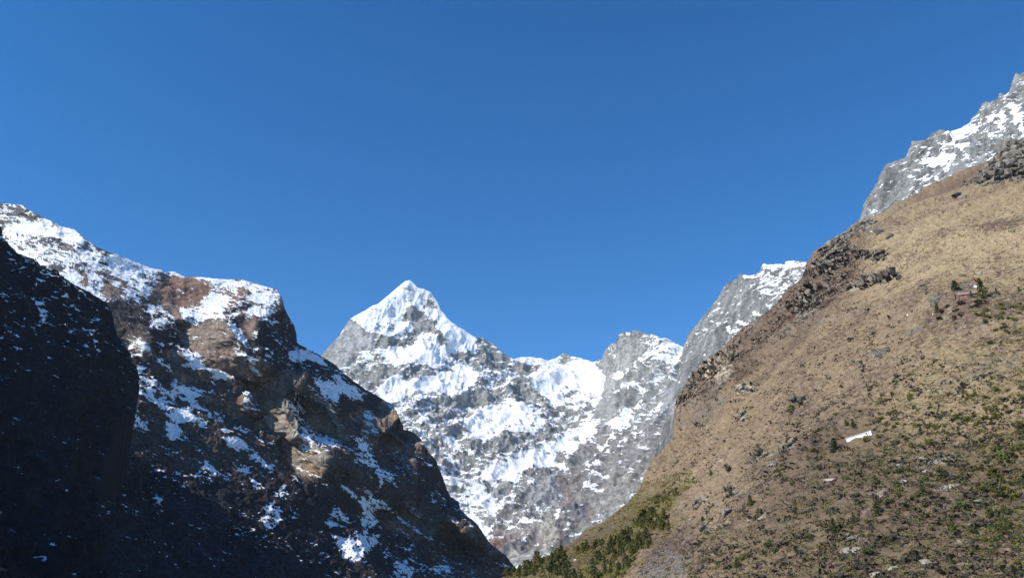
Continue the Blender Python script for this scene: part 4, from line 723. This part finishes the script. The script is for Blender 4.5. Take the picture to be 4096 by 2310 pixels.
# trees one can point to
def hv(v, x, y): return tuple(pt(v, (x, y)))
SOLO = [("H", 815, 430, 42, "dark", 1.35, "round dark pine behind the left end of the pink roofed hut"), ("H", 1300, 545, 68, "green", 1.0, "tall pine with a bare pale trunk at the right end of the pink hut"), ("H", 1110, 590, 26, "dark", 1.1, "small dark pine standing in front of the pink hut's red wall"), ("H", 470, 800, 36, "dark", 1.2, "lone pine below the greenish rocks left of the pink hut"),
        ("H", 1545, 450, 26, "dark", .9, "slim young pine on open grass to the right of the hut's tall pine"), ("H", 1930, 310, 18, "dark", 1.3, "small dark pine on golden grass near the right frame edge above the hut"), ("D", 235, 520, 52, "dark", 1.5, "bushy dark pine just below the left end of the white wall"), ("D", 380, 365, 34, "olive", 1.3, "olive pine above the middle of the white wall"), ("D", 335, 355, 24, "olive", 1.1, "slender olive pine above the white wall's left end"),
        ("D", 555, 795, 36, "dark", 1.2, "single dark pine on bare slope below the grey ledge"), ("D", 235, 1105, 56, "dark", 1.0, "dark pine with a pale dead stem beside it on the lower slope"), ("D", 385, 1040, 40, "dark", 1.0, "narrow dark pine just right of the one with the dead stem"), ("D", 555, 995, 54, "dark", 1.3, "big dark pine at the left end of the long hedge like tree row"), ("D", 890, 880, 54, "dark", 1.1, "tall dark pine near the right end of the long hedge like tree row"),
        ("D", 850, 385, 34, "dark", 1.1, "dark young pine right of the white wall among olive bushes"), ("D", 1110, 1145, 44, "green", 1.2, "pointed green pine beside the pale path like streak at lower right"), ("C", 530, 1020, 24, "dark", 1.5, "dark low pine beside the pink boulder on mauve scree"), ("C", 800, 1370, 40, "dark", 1.2, "dark pine at the left end of the lower middle hedge"), ("C", 620, 720, 26, "dark", .9, "lone small pine on tan grass above the bluish rock band"), ("C", 925, 950, 42, "olive", 1.3, "olive tree right of the dark grey rock on the lower slope")]
for v, x, y, px, k, w, lab in SOLO:
    X_, Y_ = hv(v, x, y); put_pine(X_, Y_ + 3, px, k, lab, wide=w); placed.append((X_, Y_))
NEAR = [("H", 950, 720, 42, "dusky", "large dusky bush directly below the pink hut", .8), ("H", 1240, 680, 46, "dusky", "nearly black bush at the foot of the hut's tall pine", .9), ("H", 1290, 600, 26, "dark", "dark green bush around the tall pine's trunk by the hut", .9), ("H", 1150, 760, 40, "dusky", "greyish bush below the black bush by the pink hut", .6), ("H", 590, 850, 24, "brown", "round dark brown bush left below the pink hut", .9), ("H", 545, 960, 30, "brown", "dark brown bush with a pale rock under it below the hut", .7),
        ("H", 830, 960, 28, "brown", "oval brown bush farthest below the pink hut", 1.1), ("H", 690, 760, 26, "brown", "brown bush on the bank just left of the hut's largest bush", .7), ("H", 830, 820, 34, "brown", "wide russet bush on the bank below the hut's largest bush", .6), ("H", 950, 920, 24, "brown", "brown bush among pale stones below the hut", 1.0), ("H", 1240, 930, 34, "olive", "long olive bush below the greyish bush by the hut", .6), ("H", 1370, 950, 26, "olive", "bright olive bush right of the long one below the hut", .9), ("H", 1450, 1340, 28, "dark", "dark ball shaped bush on bare slope well below the hut", .8),
        ("H", 1700, 1080, 26, "brown", "grey brown bush by a dark rock right below the hut", .6), ("W", 1580, 740, 38, "green", "green bush in front of the white wall's right end", .8), ("W", 1890, 640, 34, "olive", "olive bush just beyond the white wall's right end", .9), ("W", 1750, 430, 18, "brown", "dark brown bush touching the white wall's far right end", .7), ("W", 870, 690, 16, "brown", "small brown bush touching the white wall's left end", .8), ("C", 1180, 240, 30, "dark", "dark elongated bush under the small crag in mid slope", 1.2), ("C", 1215, 385, 26, "dusky", "dusky bush above the green grey slab in mid slope", .7)]
for v, x, y, px, k, lab, fl in NEAR:
    X_, Y_ = hv(v, x, y); put_shrub(X_, Y_, px, k, lab, None, fl); placed.append((X_, Y_))
# the scattered juniper like bushes, by the part of the slope they grow on
dl = [(655,140,40),(600,150,40),(570,200,60),(685,250,40),(625,255,40),(560,320,60),(620,340,60),(600,375,50),(905,340,50),(960,345,50),(1010,360,40),(920,460,70),(855,485,45),(780,490,50),(670,465,50),(740,435,35),(610,505,40),(600,548,25),(780,535,40),(830,285,35),(780,155,50),(810,95,35),(1095,270,60),(1180,290,60),(1250,315,60),(1230,265,40),(1370,215,70),(1390,265,60),(1365,315,45),(1325,280,40),(1165,98,40),(1175,143,30),(1230,112,40),(1345,133,35),(1420,138,30),(1390,78,50),(1470,63,40),(1590,124,50),(1590,52,50),(1560,335,80),(1560,380,50),(270,300,40),(430,270,40),(500,100,36),(100,405,36),(150,400,34),(90,545,50),(170,560,40),(60,600,30)]
dm = [(1280,490,50),(1290,440,40),(1390,505,60),(1350,565,50),(1440,570,80),(1500,515,70),(1580,505,70),(1260,645,60),(1160,665,50),(1190,605,40),(1130,583,35),(1430,750,70),(1500,840,60),(1310,830,60),(1270,775,40),(1560,725,50),(1590,695,40),(1390,1005,100),(1460,990,70),(1350,1015,50),(1400,1120,80),(1480,1095,60),(1560,1085,60),(1430,1185,60),(1590,1195,40),(1540,1215,40),(1350,1215,60)]
dn = [(710,700,60),(770,688,50),(655,673,30),(620,714,50),(1020,710,80),(980,752,60),(720,893,50),(640,928,70),(420,884,40),(350,765,50),(320,755,40),(600,1035,50),(480,1044,40),(510,1085,40),(365,1085,40),(435,1105,30),(790,1170,45),(635,1185,45),(480,1282,70),(120,1205,50),(775,1305,30),(920,940,70),(830,895,50),(1160,940,90),(1110,965,60),(1200,950,50),(1095,1035,60),(1250,1145,70),(60,1152,60),(285,1064,40),(40,900,40),(330,620,36),(210,650,30)]
do = [(1240,1305,40),(1370,1305,30),(1100,1345,40),(1060,1375,30),(1110,1395,50),(1120,1435,50),(1540,1400,60),(1480,1375,40),(1570,1355,40)]
cl = [(840,1315,60),(880,1305,60),(1020,1230,60),(1000,1265,40),(1080,1258,60),(1030,1195,40),(730,1384,40),(610,1354,35),(670,1364,30),(660,1305,30),(1310,1150,60),(1290,1175,40),(970,990,50),(1170,778,50),(1220,805,50),(1110,695,50),(1130,645,40),(1140,695,40),(1070,1365,40)]
REG = [("D", dl, ("olive","olive","green"), "bush dotted over the dry grass around and right of the white wall"), ("D", dm, ("green","olive","dark"), "bush in the green scrub spreading along the right frame edge"), ("D", dn, ("dark","dark","green"), "dark bush on the brown slope between the grey ledge and the bottom edge"), ("D", do, ("green","dusky"), "bush on the pale rise in the bottom right corner"), ("C", cl, ("dark","green"), "bush on the lower middle slope right of the grey scree")]
nshr = 0
for v, lst, kinds, lab in REG:
    for x, y, px in lst:
        X_, Y_ = hv(v, x, y); k = kinds[rng.randint(len(kinds))]
        put_shrub(X_, Y_ + 2, px / V[v][2] * .95, k, k + " " + lab if not lab.startswith(k) else lab, lab + ", " + k); placed.append((X_, Y_)); nshr += 1
FILL = [("D", [(1280,440),(1600,300),(1607,1200),(1380,1150),(1260,1000),(1330,700)], 62, 14, (16, 34), ("green","dark","olive"), "bush in the green scrub spreading along the right frame edge"), ("D", [(500,150),(800,130),(1250,80),(1607,60),(1607,330),(1000,420),(560,560)], 36, 16, (11, 24), ("olive","green"), "bush dotted over the dry grass around and right of the white wall"), ("H", [(1560,650),(2020,600),(2020,1200),(1150,1200),(1150,900)], 26, 10, (10, 24), ("olive","olive","green"), "bush on the slope right of and below the pink hut"),
        ("E", [(2000,420),(2150,350),(2450,200),(2500,250),(2350,360),(2180,490)], 18, 9, (18, 32), ("olive","olive","green"), "bush in the strip climbing above the upper grove"), ("D", [(700,650),(1250,620),(1260,900),(900,1000),(560,1100),(560,900)], 22, 16, (14, 30), ("dark","green"), "dark bush on the brown slope between the grey ledge and the bottom edge")]
for v, q, n, dmin, (a, b), kinds, lab in FILL:
    for x, y in scatter(v, q, n, dmin, rng):
        k = kinds[rng.randint(len(kinds))]; put_shrub(x, y, rng.uniform(a, b), k, k + " " + lab if not lab.startswith(k) else lab, lab + ", " + k); placed.append((x, y)); nshr += 1
print("shrubs", nshr, "placed", len(placed))

# low dry scrub and grass tufts: far too many to count
def scrub(name, label, n, size, mat, poly, bias, quads=5):
    q = pt("T", poly); lo, hi = q.min(0), q.max(0); V_, F_, c = [], [], 0
    k = 0
    while k < n:
        x, y = rng.uniform(lo[0], hi[0]), rng.uniform(lo[1], hi[1])
        if not inside(q, x, y) or y < np.interp(x, HX, HYT) + 6 or (3360 < x < 3495 and 1695 < y < 1775) or (3820 < x < 3925 and 1165 < y < 1212): continue
        cl = perlin(np.array([[x / 70.0, y / 40.0, bias]]))[0] + .5 * perlin(np.array([[x / 22.0, y / 16.0, bias + 4]]))[0]
        if cl < rng.uniform(-.35, .35): continue
        p = hill(x, y); s = rng.uniform(*size) * (.6 + .8 * rng.rand()); d = rng.normal(size=(quads, 3)) * (.38, .38, .20) * s; d[:, 2] = np.abs(d[:, 2])
        v, f = leaf_quads(p + d, s * .55, rng); V_.append(v); F_.append(f + c); c += len(v); k += 1
    o = make_mesh(name, np.concatenate(V_), np.concatenate(F_), mat, smooth=False); tag(o, label, "scrub", kind='stuff')
ALLH = [(1990,2330),(2560,1960),(2700,1600),(3250,1010),(3660,790),(4096,580),(4130,2330)]
scrub("dry_scrub", "low brown scrub tufts sprinkled over the whole grassy hill", 15000, (.5, 1.5), M_brownleaf, ALLH, 1.0)
scrub("heath_scrub", "dense russet heath along the hill's rocky left ridge", 4500, (.8, 2.2), simple_mat("heath", (.105, .068, .048), .4, 2.0), [(2690,1660),(2740,1490),(3250,1005),(3440,900),(3460,1060),(3300,1240),(3100,1380),(2960,1520),(2850,1640)], 2.0)
scrub("green_scrub", "low green undergrowth on the lower parts of the hill", 9000, (.5, 1.5), M_mid, [(2050,2330),(2300,2180),(2560,1990),(2800,1960),(2700,2150),(3200,2000),(3300,1700),(3700,1450),(4120,1300),(4120,2330)], 3.0)

scrub("thicket_scrub", "olive undergrowth along the hill's low left edge below the pines", 4200, (1.0, 2.4), M_olive, [(1985,2335),(2070,2278),(2210,2215),(2345,2108),(2520,2000),(2600,1900),(2760,1880),(2800,1930),(2700,2010),(2690,2110),(2560,2230),(2440,2335)], 5.0, 6)
scrub("brush_scrub", "dark brown brush in clumps over the middle and upper hill", 2600, (1.4, 3.0), M_dusk, [(2600,1880),(2700,1600),(3000,1330),(3300,1150),(3500,1200),(3700,1420),(4110,1500),(4110,2330),(2800,2330),(2650,2150)], 6.0, 6)

# ------------------------------------------------------------------ rocks on the hill
def boulder_mesh(seed, mat, sq=(1, 1, .7), sub=3):
    import bmesh
    bm = bmesh.new(); bmesh.ops.create_icosphere(bm, subdivisions=sub, radius=.5); r = np.random.RandomState(seed)
    co = np.array([v.co for v in bm.verts]); pl = r.normal(size=(9, 3)); pl /= np.linalg.norm(pl, axis=1, keepdims=True)
    for n_, dist in zip(pl, r.uniform(.24, .40, 9)):
        d = co @ n_; co = co - np.maximum(d - dist, 0)[:, None] * n_
    co = co * np.array(sq) * (1 + .10 * fbm(co * 3 + seed, 3))[:, None]
    for v, c in zip(bm.verts, co): v.co = c
    me = bpy.data.meshes.new("boulder"); bm.to_mesh(me); bm.free(); me.materials.append(mat); return me
def rockm(name, c): return simple_mat(name, c, .3, 1.6, bump=.25)
RM = dict(grey=rockm("grey_rock", (.23, .22, .20)), pale=rockm("pale_rock", (.31, .275, .22)), white=rockm("white_rock", (.74, .72, .68)), pink=rockm("pinkish_rock", (.42, .33, .27)), green=rockm("lichen_green_rock", (.17, .19, .165)), dark=rockm("dark_stone", (.10, .088, .078)))
ROCKS = [("C",465,1022,36,"pink",(1,.9,.95),"pinkish block of rock alone on mauve scree"), ("C",845,888,50,"dark",(1.2,.8,.5),"dark grey rock cluster on tan grass in the lower middle"), ("C",990,1032,62,"pale",(1.4,.9,.45),"flat pale slab on the lower middle slope"), ("C",905,1062,44,"pale",(1,.9,.8),"rounded pale boulder left of the flat pale slab"),
         ("H",410,850,36,"white",(.8,.7,1.2),"small bright white rock below the lone pine left of the hut"), ("H",140,228,110,"grey",(1.2,.8,.5),"long grey rock on golden grass left of the hut's bank"), ("H",290,450,110,"grey",(1.3,.8,.55),"streaked grey rock on grass left of the hut"), ("H",1175,355,96,"white",(1,.8,.75),"whitewashed boulder between the flag and the hut roof"), ("Z9",745,520,72,"dark",(1,.8,1),"dark jutting rock at the end of the left crag"), ("Z9",590,105,120,"grey",(1.3,.8,.5),"broad grey slab rock high on the slope near the skyline"),  # dark stone at the left crag's end stands in for its overhang's shadow
         ("Z9",515,100,46,"white",(1,.8,.8),"white faced stone at the left end of the broad grey slab"), ("Z9",700,140,84,"dark",(1.3,.8,.45),"dark low rock right below the broad grey slab"), ("Z9",915,908,34,"dark",(1,.8,.7),"small dark stone on open grass below the hut level"), ("Z9",772,1003,50,"dark",(1.2,.8,.6),"dark stone just above the pale ledge in mid slope"), ("Z9",860,945,30,"white",(.8,.8,1),"tiny pale upright stone in mid slope"), ("Z9",985,1150,120,"green",(1.1,.8,.8),"big greenish grey boulder in mid slope"), ("Z9",1605,455,70,"pale",(1.2,.8,.45),"pale flat stone on golden grass above the flag"),
         ("E",1145,1130,52,"white",(1.2,.8,.8),"white rock among the pines near the bottom edge"), ("E",1828,548,50,"dark",(1,.8,1),"dark upright rock left of the upper grove"), ("D",905,1385,92,"pale",(1.1,.9,.6),"creamy outcrop block near the bottom edge right of centre"), ("D",910,690,70,"pale",(1.6,.7,.3),"thin pale slab below the long grey ledge"), ("D",740,778,70,"pale",(1.4,.8,.4),"pale broken slab on brown slope below the long grey ledge"), ("D",372,1250,130,"pale",(1.5,.8,.35),"large cream coloured bare patch of rock at the lower middle"), ("D",665,1395,110,"pale",(1.6,.8,.35),"cream layered slabs near the bottom edge"), ("D",540,1440,90,"pale",(1.4,.8,.35),"cream slab touching the bottom edge"), ("D",215,785,80,"pink",(1.4,.8,.35),"pinkish flat rocks left on the brown slope"), ("D",1290,912,54,"pale",(1.3,.8,.5),"pale stones on the purple bank inside the right scrub"), ("Z7",620,1140,70,"grey",(1,.8,.7),"grey block under the pale cliff on the left ridge")]
for i, (v, x, y, px, m, sq, lab) in enumerate(ROCKS):
    X_, Y_ = hv(v, x, y); p = hill(X_, Y_); s = px / V[v][2] * PXM(p)
    o = bpy.data.objects.new("boulder", boulder_mesh(100 + i, RM[m], sq)); COL.objects.link(o); o.scale = (s, s, s); flat = sq[2] < .5
    o.location = p + np.array([0, 0, (.02 if flat else .12) * s])
    if flat:
        q4 = hill(X_ + 6, Y_) - hill(X_ - 6, Y_); q5 = hill(X_, Y_ + 6) - hill(X_, Y_ - 6); nn = np.cross(q4, q5); nn = nn if nn[2] > 0 else -nn
        o.rotation_euler = Vector(nn).to_track_quat('Z', 'Y').to_euler()
    else: o.rotation_euler = (0, .15, rng.uniform(-.5, .5))
    tag(o, lab, "rock")
# the overhang with the dark hollow
X_, Y_ = hv("C", 745, 1000); p = hill(X_, Y_); s = 60 / 1.794 * PXM(p)
ob = empty("overhanging_boulder", p); ob.scale = (s, s, s)
for nm, loc, sq, sd, m in (("cap_stone", (0, -.1, .42), (1.5, 1.1, .42), 301, "grey"), ("prop_stone", (-.55, .05, .08), (.5, .7, .9), 302, "grey"), ("back_stone", (.2, .45, .1), (1.3, .6, .8), 303, "dark")):
    o = bpy.data.objects.new(nm, boulder_mesh(sd, RM[m], sq)); COL.objects.link(o); o.parent = ob; o.location = loc
tag(ob, "grey boulder overhanging a dark hollow on the lower middle slope", "rock")
# scree at the bottom
b = MB(); q = pt("T", [(2540,2325),(2575,2290),(2600,2262),(2632,2250),(2650,2215),(2690,2204),(2718,2228),(2752,2232),(2738,2270),(2760,2300),(2745,2330)])
co_, fa_, c0 = [], [], 0
protos = [np.array([v.co for v in boulder_mesh(400 + i, RM["grey"], (1.2, .9, .6), 1).vertices]) for i in range(5)]; pf = np.array([tuple(f.vertices) for f in boulder_mesh(400, RM["grey"], (1, 1, 1), 1).polygons])
for k in range(430):
    while True:
        x, y = rng.uniform(2555, 2750), rng.uniform(2190, 2330)
        if inside(q, x, y): break
    s = rng.uniform(.4, 1.1) * rng.uniform(.5, 2.6) ** 1.2; a = rng.uniform(0, 6.28); R = np.array([[math.cos(a), -math.sin(a), 0], [math.sin(a), math.cos(a), 0], [0, 0, 1]])
    co_.append(protos[k % 5] @ R.T * s + hill(x, y)); fa_.append(pf + c0); c0 += len(co_[-1])
tag(make_mesh("scree", np.concatenate(co_), np.concatenate(fa_), rockm("scree_rock", (.20, .195, .175)), smooth=False), "grey rubble fan at the bottom edge left of the brown slope", "rubble", kind='stuff')
# bare trees on the sunlit spur across the valley
mspot = sampler(MP, MXS, MY)
q = pt("A6", [(800,730),(960,780),(1200,790),(1400,910),(1740,1190),(1700,1270),(1560,1260),(1440,1110),(1200,1020),(1060,950),(960,870),(860,830)]); co_, fa_, c0 = [], [], 0
for k in range(420):
    while True:
        x, y = rng.uniform(q[:, 0].min(), q[:, 0].max()), rng.uniform(q[:, 1].min(), q[:, 1].max())
        if inside(q, x, y): break
    p = mspot(x, y); h = rng.uniform(7, 13); tw = np.column_stack([rng.normal(0, h * .12, 16), rng.normal(0, h * .12, 16), rng.uniform(.25, 1.0, 16) * h])
    v, f = leaf_quads(p + tw, h * .22, rng); co_.append(v); fa_.append(f + c0); c0 += len(v)
    w = .25; v = p + np.array([(-w,0,-1),(w,0,-1),(w*.3,0,h),(-w*.3,0,h),(0,-w,-1),(0,w,-1),(0,w*.3,h),(0,-w*.3,h)]); co_.append(v); fa_.append(np.array([(0,1,2,3),(4,5,6,7)]) + c0); c0 += 8
tag(make_mesh("bare_wood", np.concatenate(co_), np.concatenate(fa_), simple_mat("bare_twigs", (.20, .165, .125), .3, .3), smooth=False), "leafless grey wood on the sunlit spur low on the left mountain", "wood", kind='stuff')

# ------------------------------------------------------------------ the hut, the flag and the long white house
def frame_at(v, x, y, yaw):
    p = hill(*hv(v, x, y)); return p, yaw
M_pink = simple_mat("faded_red_plaster", (.30, .175, .155), .25, 1.5, bump=.05); M_tin = simple_mat("pinkish_tin", (.36, .255, .245), .15, 1.2, rough=.6); M_wood = simple_mat("old_wood", (.16, .10, .08), .3, 3.0); M_hole = simple_mat("dim_room", (.02, .018, .018), .1)
p = hill(*hv("H", 1050, 560)); u = PXM(p); W = 66 * u; Hh = 16 * u
hut = empty("stone_hut", p + np.array([0, -.6, .7]), math.radians(-24)); tag(hut, "small hut with faded red walls and pale pink tin roof on the upper slope", "hut")
dp = W * .5; e = Hh * .62; rdg = Hh * 1.25
b = MB(); b.box((-W/2, 0, -2.5), (W/2, dp, e)); b.add([(-W/2,0,e),(-W/2,dp,e),(-W/2,dp*.55,rdg-.1),(W/2,0,e),(W/2,dp,e),(W/2,dp*.55,rdg-.1)], [(0,2,1),(3,4,5)]); b.build("wall", M_pink, hut)
b = MB(); o_ = .45
b.add([(-W/2-o_,-o_,e-.35),(W/2+o_,-o_,e-.35),(W/2+o_,dp*.55,rdg),(-W/2-o_,dp*.55,rdg),(-W/2-o_,-o_,e-.23),(W/2+o_,-o_,e-.23),(W/2+o_,dp*.55,rdg+.12),(-W/2-o_,dp*.55,rdg+.12)], [(0,3,2,1),(4,5,6,7),(0,1,5,4),(1,2,6,5),(2,3,7,6),(3,0,4,7)])
b.add([(-W/2-o_,dp+o_,e-.35),(W/2+o_,dp+o_,e-.35),(W/2+o_,dp*.55,rdg),(-W/2-o_,dp*.55,rdg),(-W/2-o_,dp+o_,e-.23),(W/2+o_,dp+o_,e-.23),(W/2+o_,dp*.55,rdg+.12),(-W/2-o_,dp*.55,rdg+.12)], [(0,1,2,3),(4,7,6,5),(0,4,5,1),(1,5,6,2),(3,7,4,0)])
rf = b.build("roof", M_tin, hut)
b = MB(); b.box((-W/2-o_-.05, dp*.55-.2, rdg+.10), (W/2+o_+.05, dp*.55+.2, rdg+.26)); b.build("ridge_cap", M_tin, rf)
b = MB(); b.box((-W*.12, -.09, -.4), (W*.0, .02, e-.55)); dr = b.build("door", M_wood, hut); b = MB(); b.box((-W*.02, -.15, e*.3), (-W*.01, -.08, e*.42)); b.build("handle", M_hole, dr)
for x0 in (-W*.36, W*.2):
    b = MB(); b.box((x0, -.07, e*.28), (x0+W*.1, .02, e*.72)); wf = b.build("window", M_wood, hut); b = MB(); b.box((x0+.12, -.10, e*.32), (x0+W*.1-.12, -.05, e*.68)); b.build("pane", M_hole, wf)
for x0 in (-W/2-1.3, W/2+.75):
    b = MB(); b.box((x0, -1.1, -2.5), (x0+.55, -.55, e*.95)); b.box((x0-.1, -1.2, e*.95), (x0+.65, -.45, e*1.05)); b.build("porch_pillar", M_pink, hut)
p2 = hill(*hv("H", 830, 560)); yard = empty("yard_wall", p2, math.radians(30)); tag(yard, "low pinkish stone wall running off the hut's left end", "wall")
b = MB(); b.box((-2.6, -.3, -1.5), (2.6, .3, 1.4)); b.build("masonry", M_pink, yard, bevel=.08); b = MB(); b.box((-2.7, -.38, 1.4), (2.7, .38, 1.6)); b.build("coping", M_tin, yard)
pf_ = hill(*hv("H", 1185, 300)); fh = 34 * PXM(pf_)
fl = empty("prayer_flag", pf_); tag(fl, "dark red banner flag on a leaning pole above the hut", "flag")
tilt = np.array([-.34, 0, .94]); b = MB(); b.tube([tuple(tilt * t) for t in (-.8, fh * .5, fh)], [.09, .07, .05], 6); b.build("pole", M_wood, fl, smooth=True)
b = MB(); nz_ = 9; vs_ = []
for i in range(nz_):
    t = i / (nz_ - 1.0); base_ = tilt * fh * (.38 + .62 * t)
    for side in (.06, .55, 1.05): vs_.append(base_ + np.array([side * (1 - .25 * t), .16 * math.sin(3.1 * t * 2 + side * 2.5), -.12 * side]))
vs_ = np.array(vs_); back_ = vs_ + np.array([0, .03, 0]); n3_ = len(vs_)
b.add(np.concatenate([vs_, back_]), [(i*3+j, i*3+j+1, i*3+j+4, i*3+j+3) for i in range(nz_-1) for j in range(2)] + [(n3_+i*3+j, n3_+i*3+j+3, n3_+i*3+j+4, n3_+i*3+j+1) for i in range(nz_-1) for j in range(2)]); b.build("banner", simple_mat("red_cloth", (.20, .035, .03), .2, 2.0), fl, smooth=True)
pw = hill(*hv("W", 1250, 640)); u = PXM(pw); Lw = 98 * u; hw = 8.5 * u
pl_, pr_ = hill(*hv("W", 945, 735)), hill(*hv("W", 1660, 500)); lift = (CAM - pl_) / np.linalg.norm(CAM - pl_) * 3.0; pl_ = pl_ + lift; pr_ = pr_ + lift; dv = pr_ - pl_; yaw = math.atan2(dv[1], dv[0]); pitch = math.atan2(dv[2], math.hypot(dv[0], dv[1])); Lw = np.linalg.norm(dv)
wh = empty("white_house", pl_, 0); wh.rotation_euler = (0, -pitch, yaw); tag(wh, "long low whitewashed stone house on the dry slope, its left end lower", "house")
M_white = simple_mat("whitewash", (.82, .81, .78), .08, 1.0, bump=.05); M_eaves_shadow = simple_mat("eaves_shadow_dark", (.085, .08, .085), .3, 2.0, bump=.1)
hw = 4.8 * u
b = MB(); n_ = 24
for i in range(n_):
    x0, x1 = Lw * .80 * i / n_, Lw * .80 * (i + 1) / n_; b.box((x0, 0, -2.0), (x1 - .002, 1.6, hw * (1 + .04 * math.sin(i * 2.1))))
b.build("front_wall", M_white, wh)
b = MB(); b.box((-.1, -.12, hw*1.04), (Lw*.83, 3.2, hw*1.04 + 1.0 * u)); b.build("roof_edge_shadow", M_eaves_shadow, wh)  # roof edge slab with the shadow of the eaves put into its colour
b = MB()
for i in range(n_):
    x0 = Lw * .83 * i / n_; b.box((x0, -.08, hw*1.04 + 1.0*u), (x0 + Lw*.83/n_ - .05, 1.0, hw*1.04 + 1.0*u + (1.5 + .15 * math.sin(i * 1.7)) * u))
b.build("parapet", M_white, wh)
b = MB(); b.box((Lw*.80, .25, -2.0), (Lw*.835, 1.5, hw*1.1)); b.build("doorway", M_hole, wh)
for x0, x1 in ((.835, .895), (.91, 1.0)):
    b = MB(); b.box((Lw*x0, -.1, -2.0), (Lw*x1, 1.5, hw*1.45)); b.build("end_panel", M_white, wh, bevel=.05)

# ------------------------------------------------------------------ thin mountain air
hm = bpy.data.materials.new("thin_air"); hm.use_nodes = True; nt = hm.node_tree
for n in list(nt.nodes): nt.nodes.remove(n)
pv = nt.nodes.new("ShaderNodeVolumePrincipled"); pv.inputs["Color"].default_value = (.72, .84, 1.0, 1); pv.inputs["Density"].default_value = 1.4e-5; pv.inputs["Anisotropy"].default_value = 0.0
mo = nt.nodes.new("ShaderNodeOutputMaterial"); nt.links.new(pv.outputs[0], mo.inputs["Volume"])
b = MB(); b.box((-9000, -3000, -900), (9000, 11000, 3300)); tag(b.build("haze", hm), "thin bluish air filling the valley", kind='stuff')
#NEXT
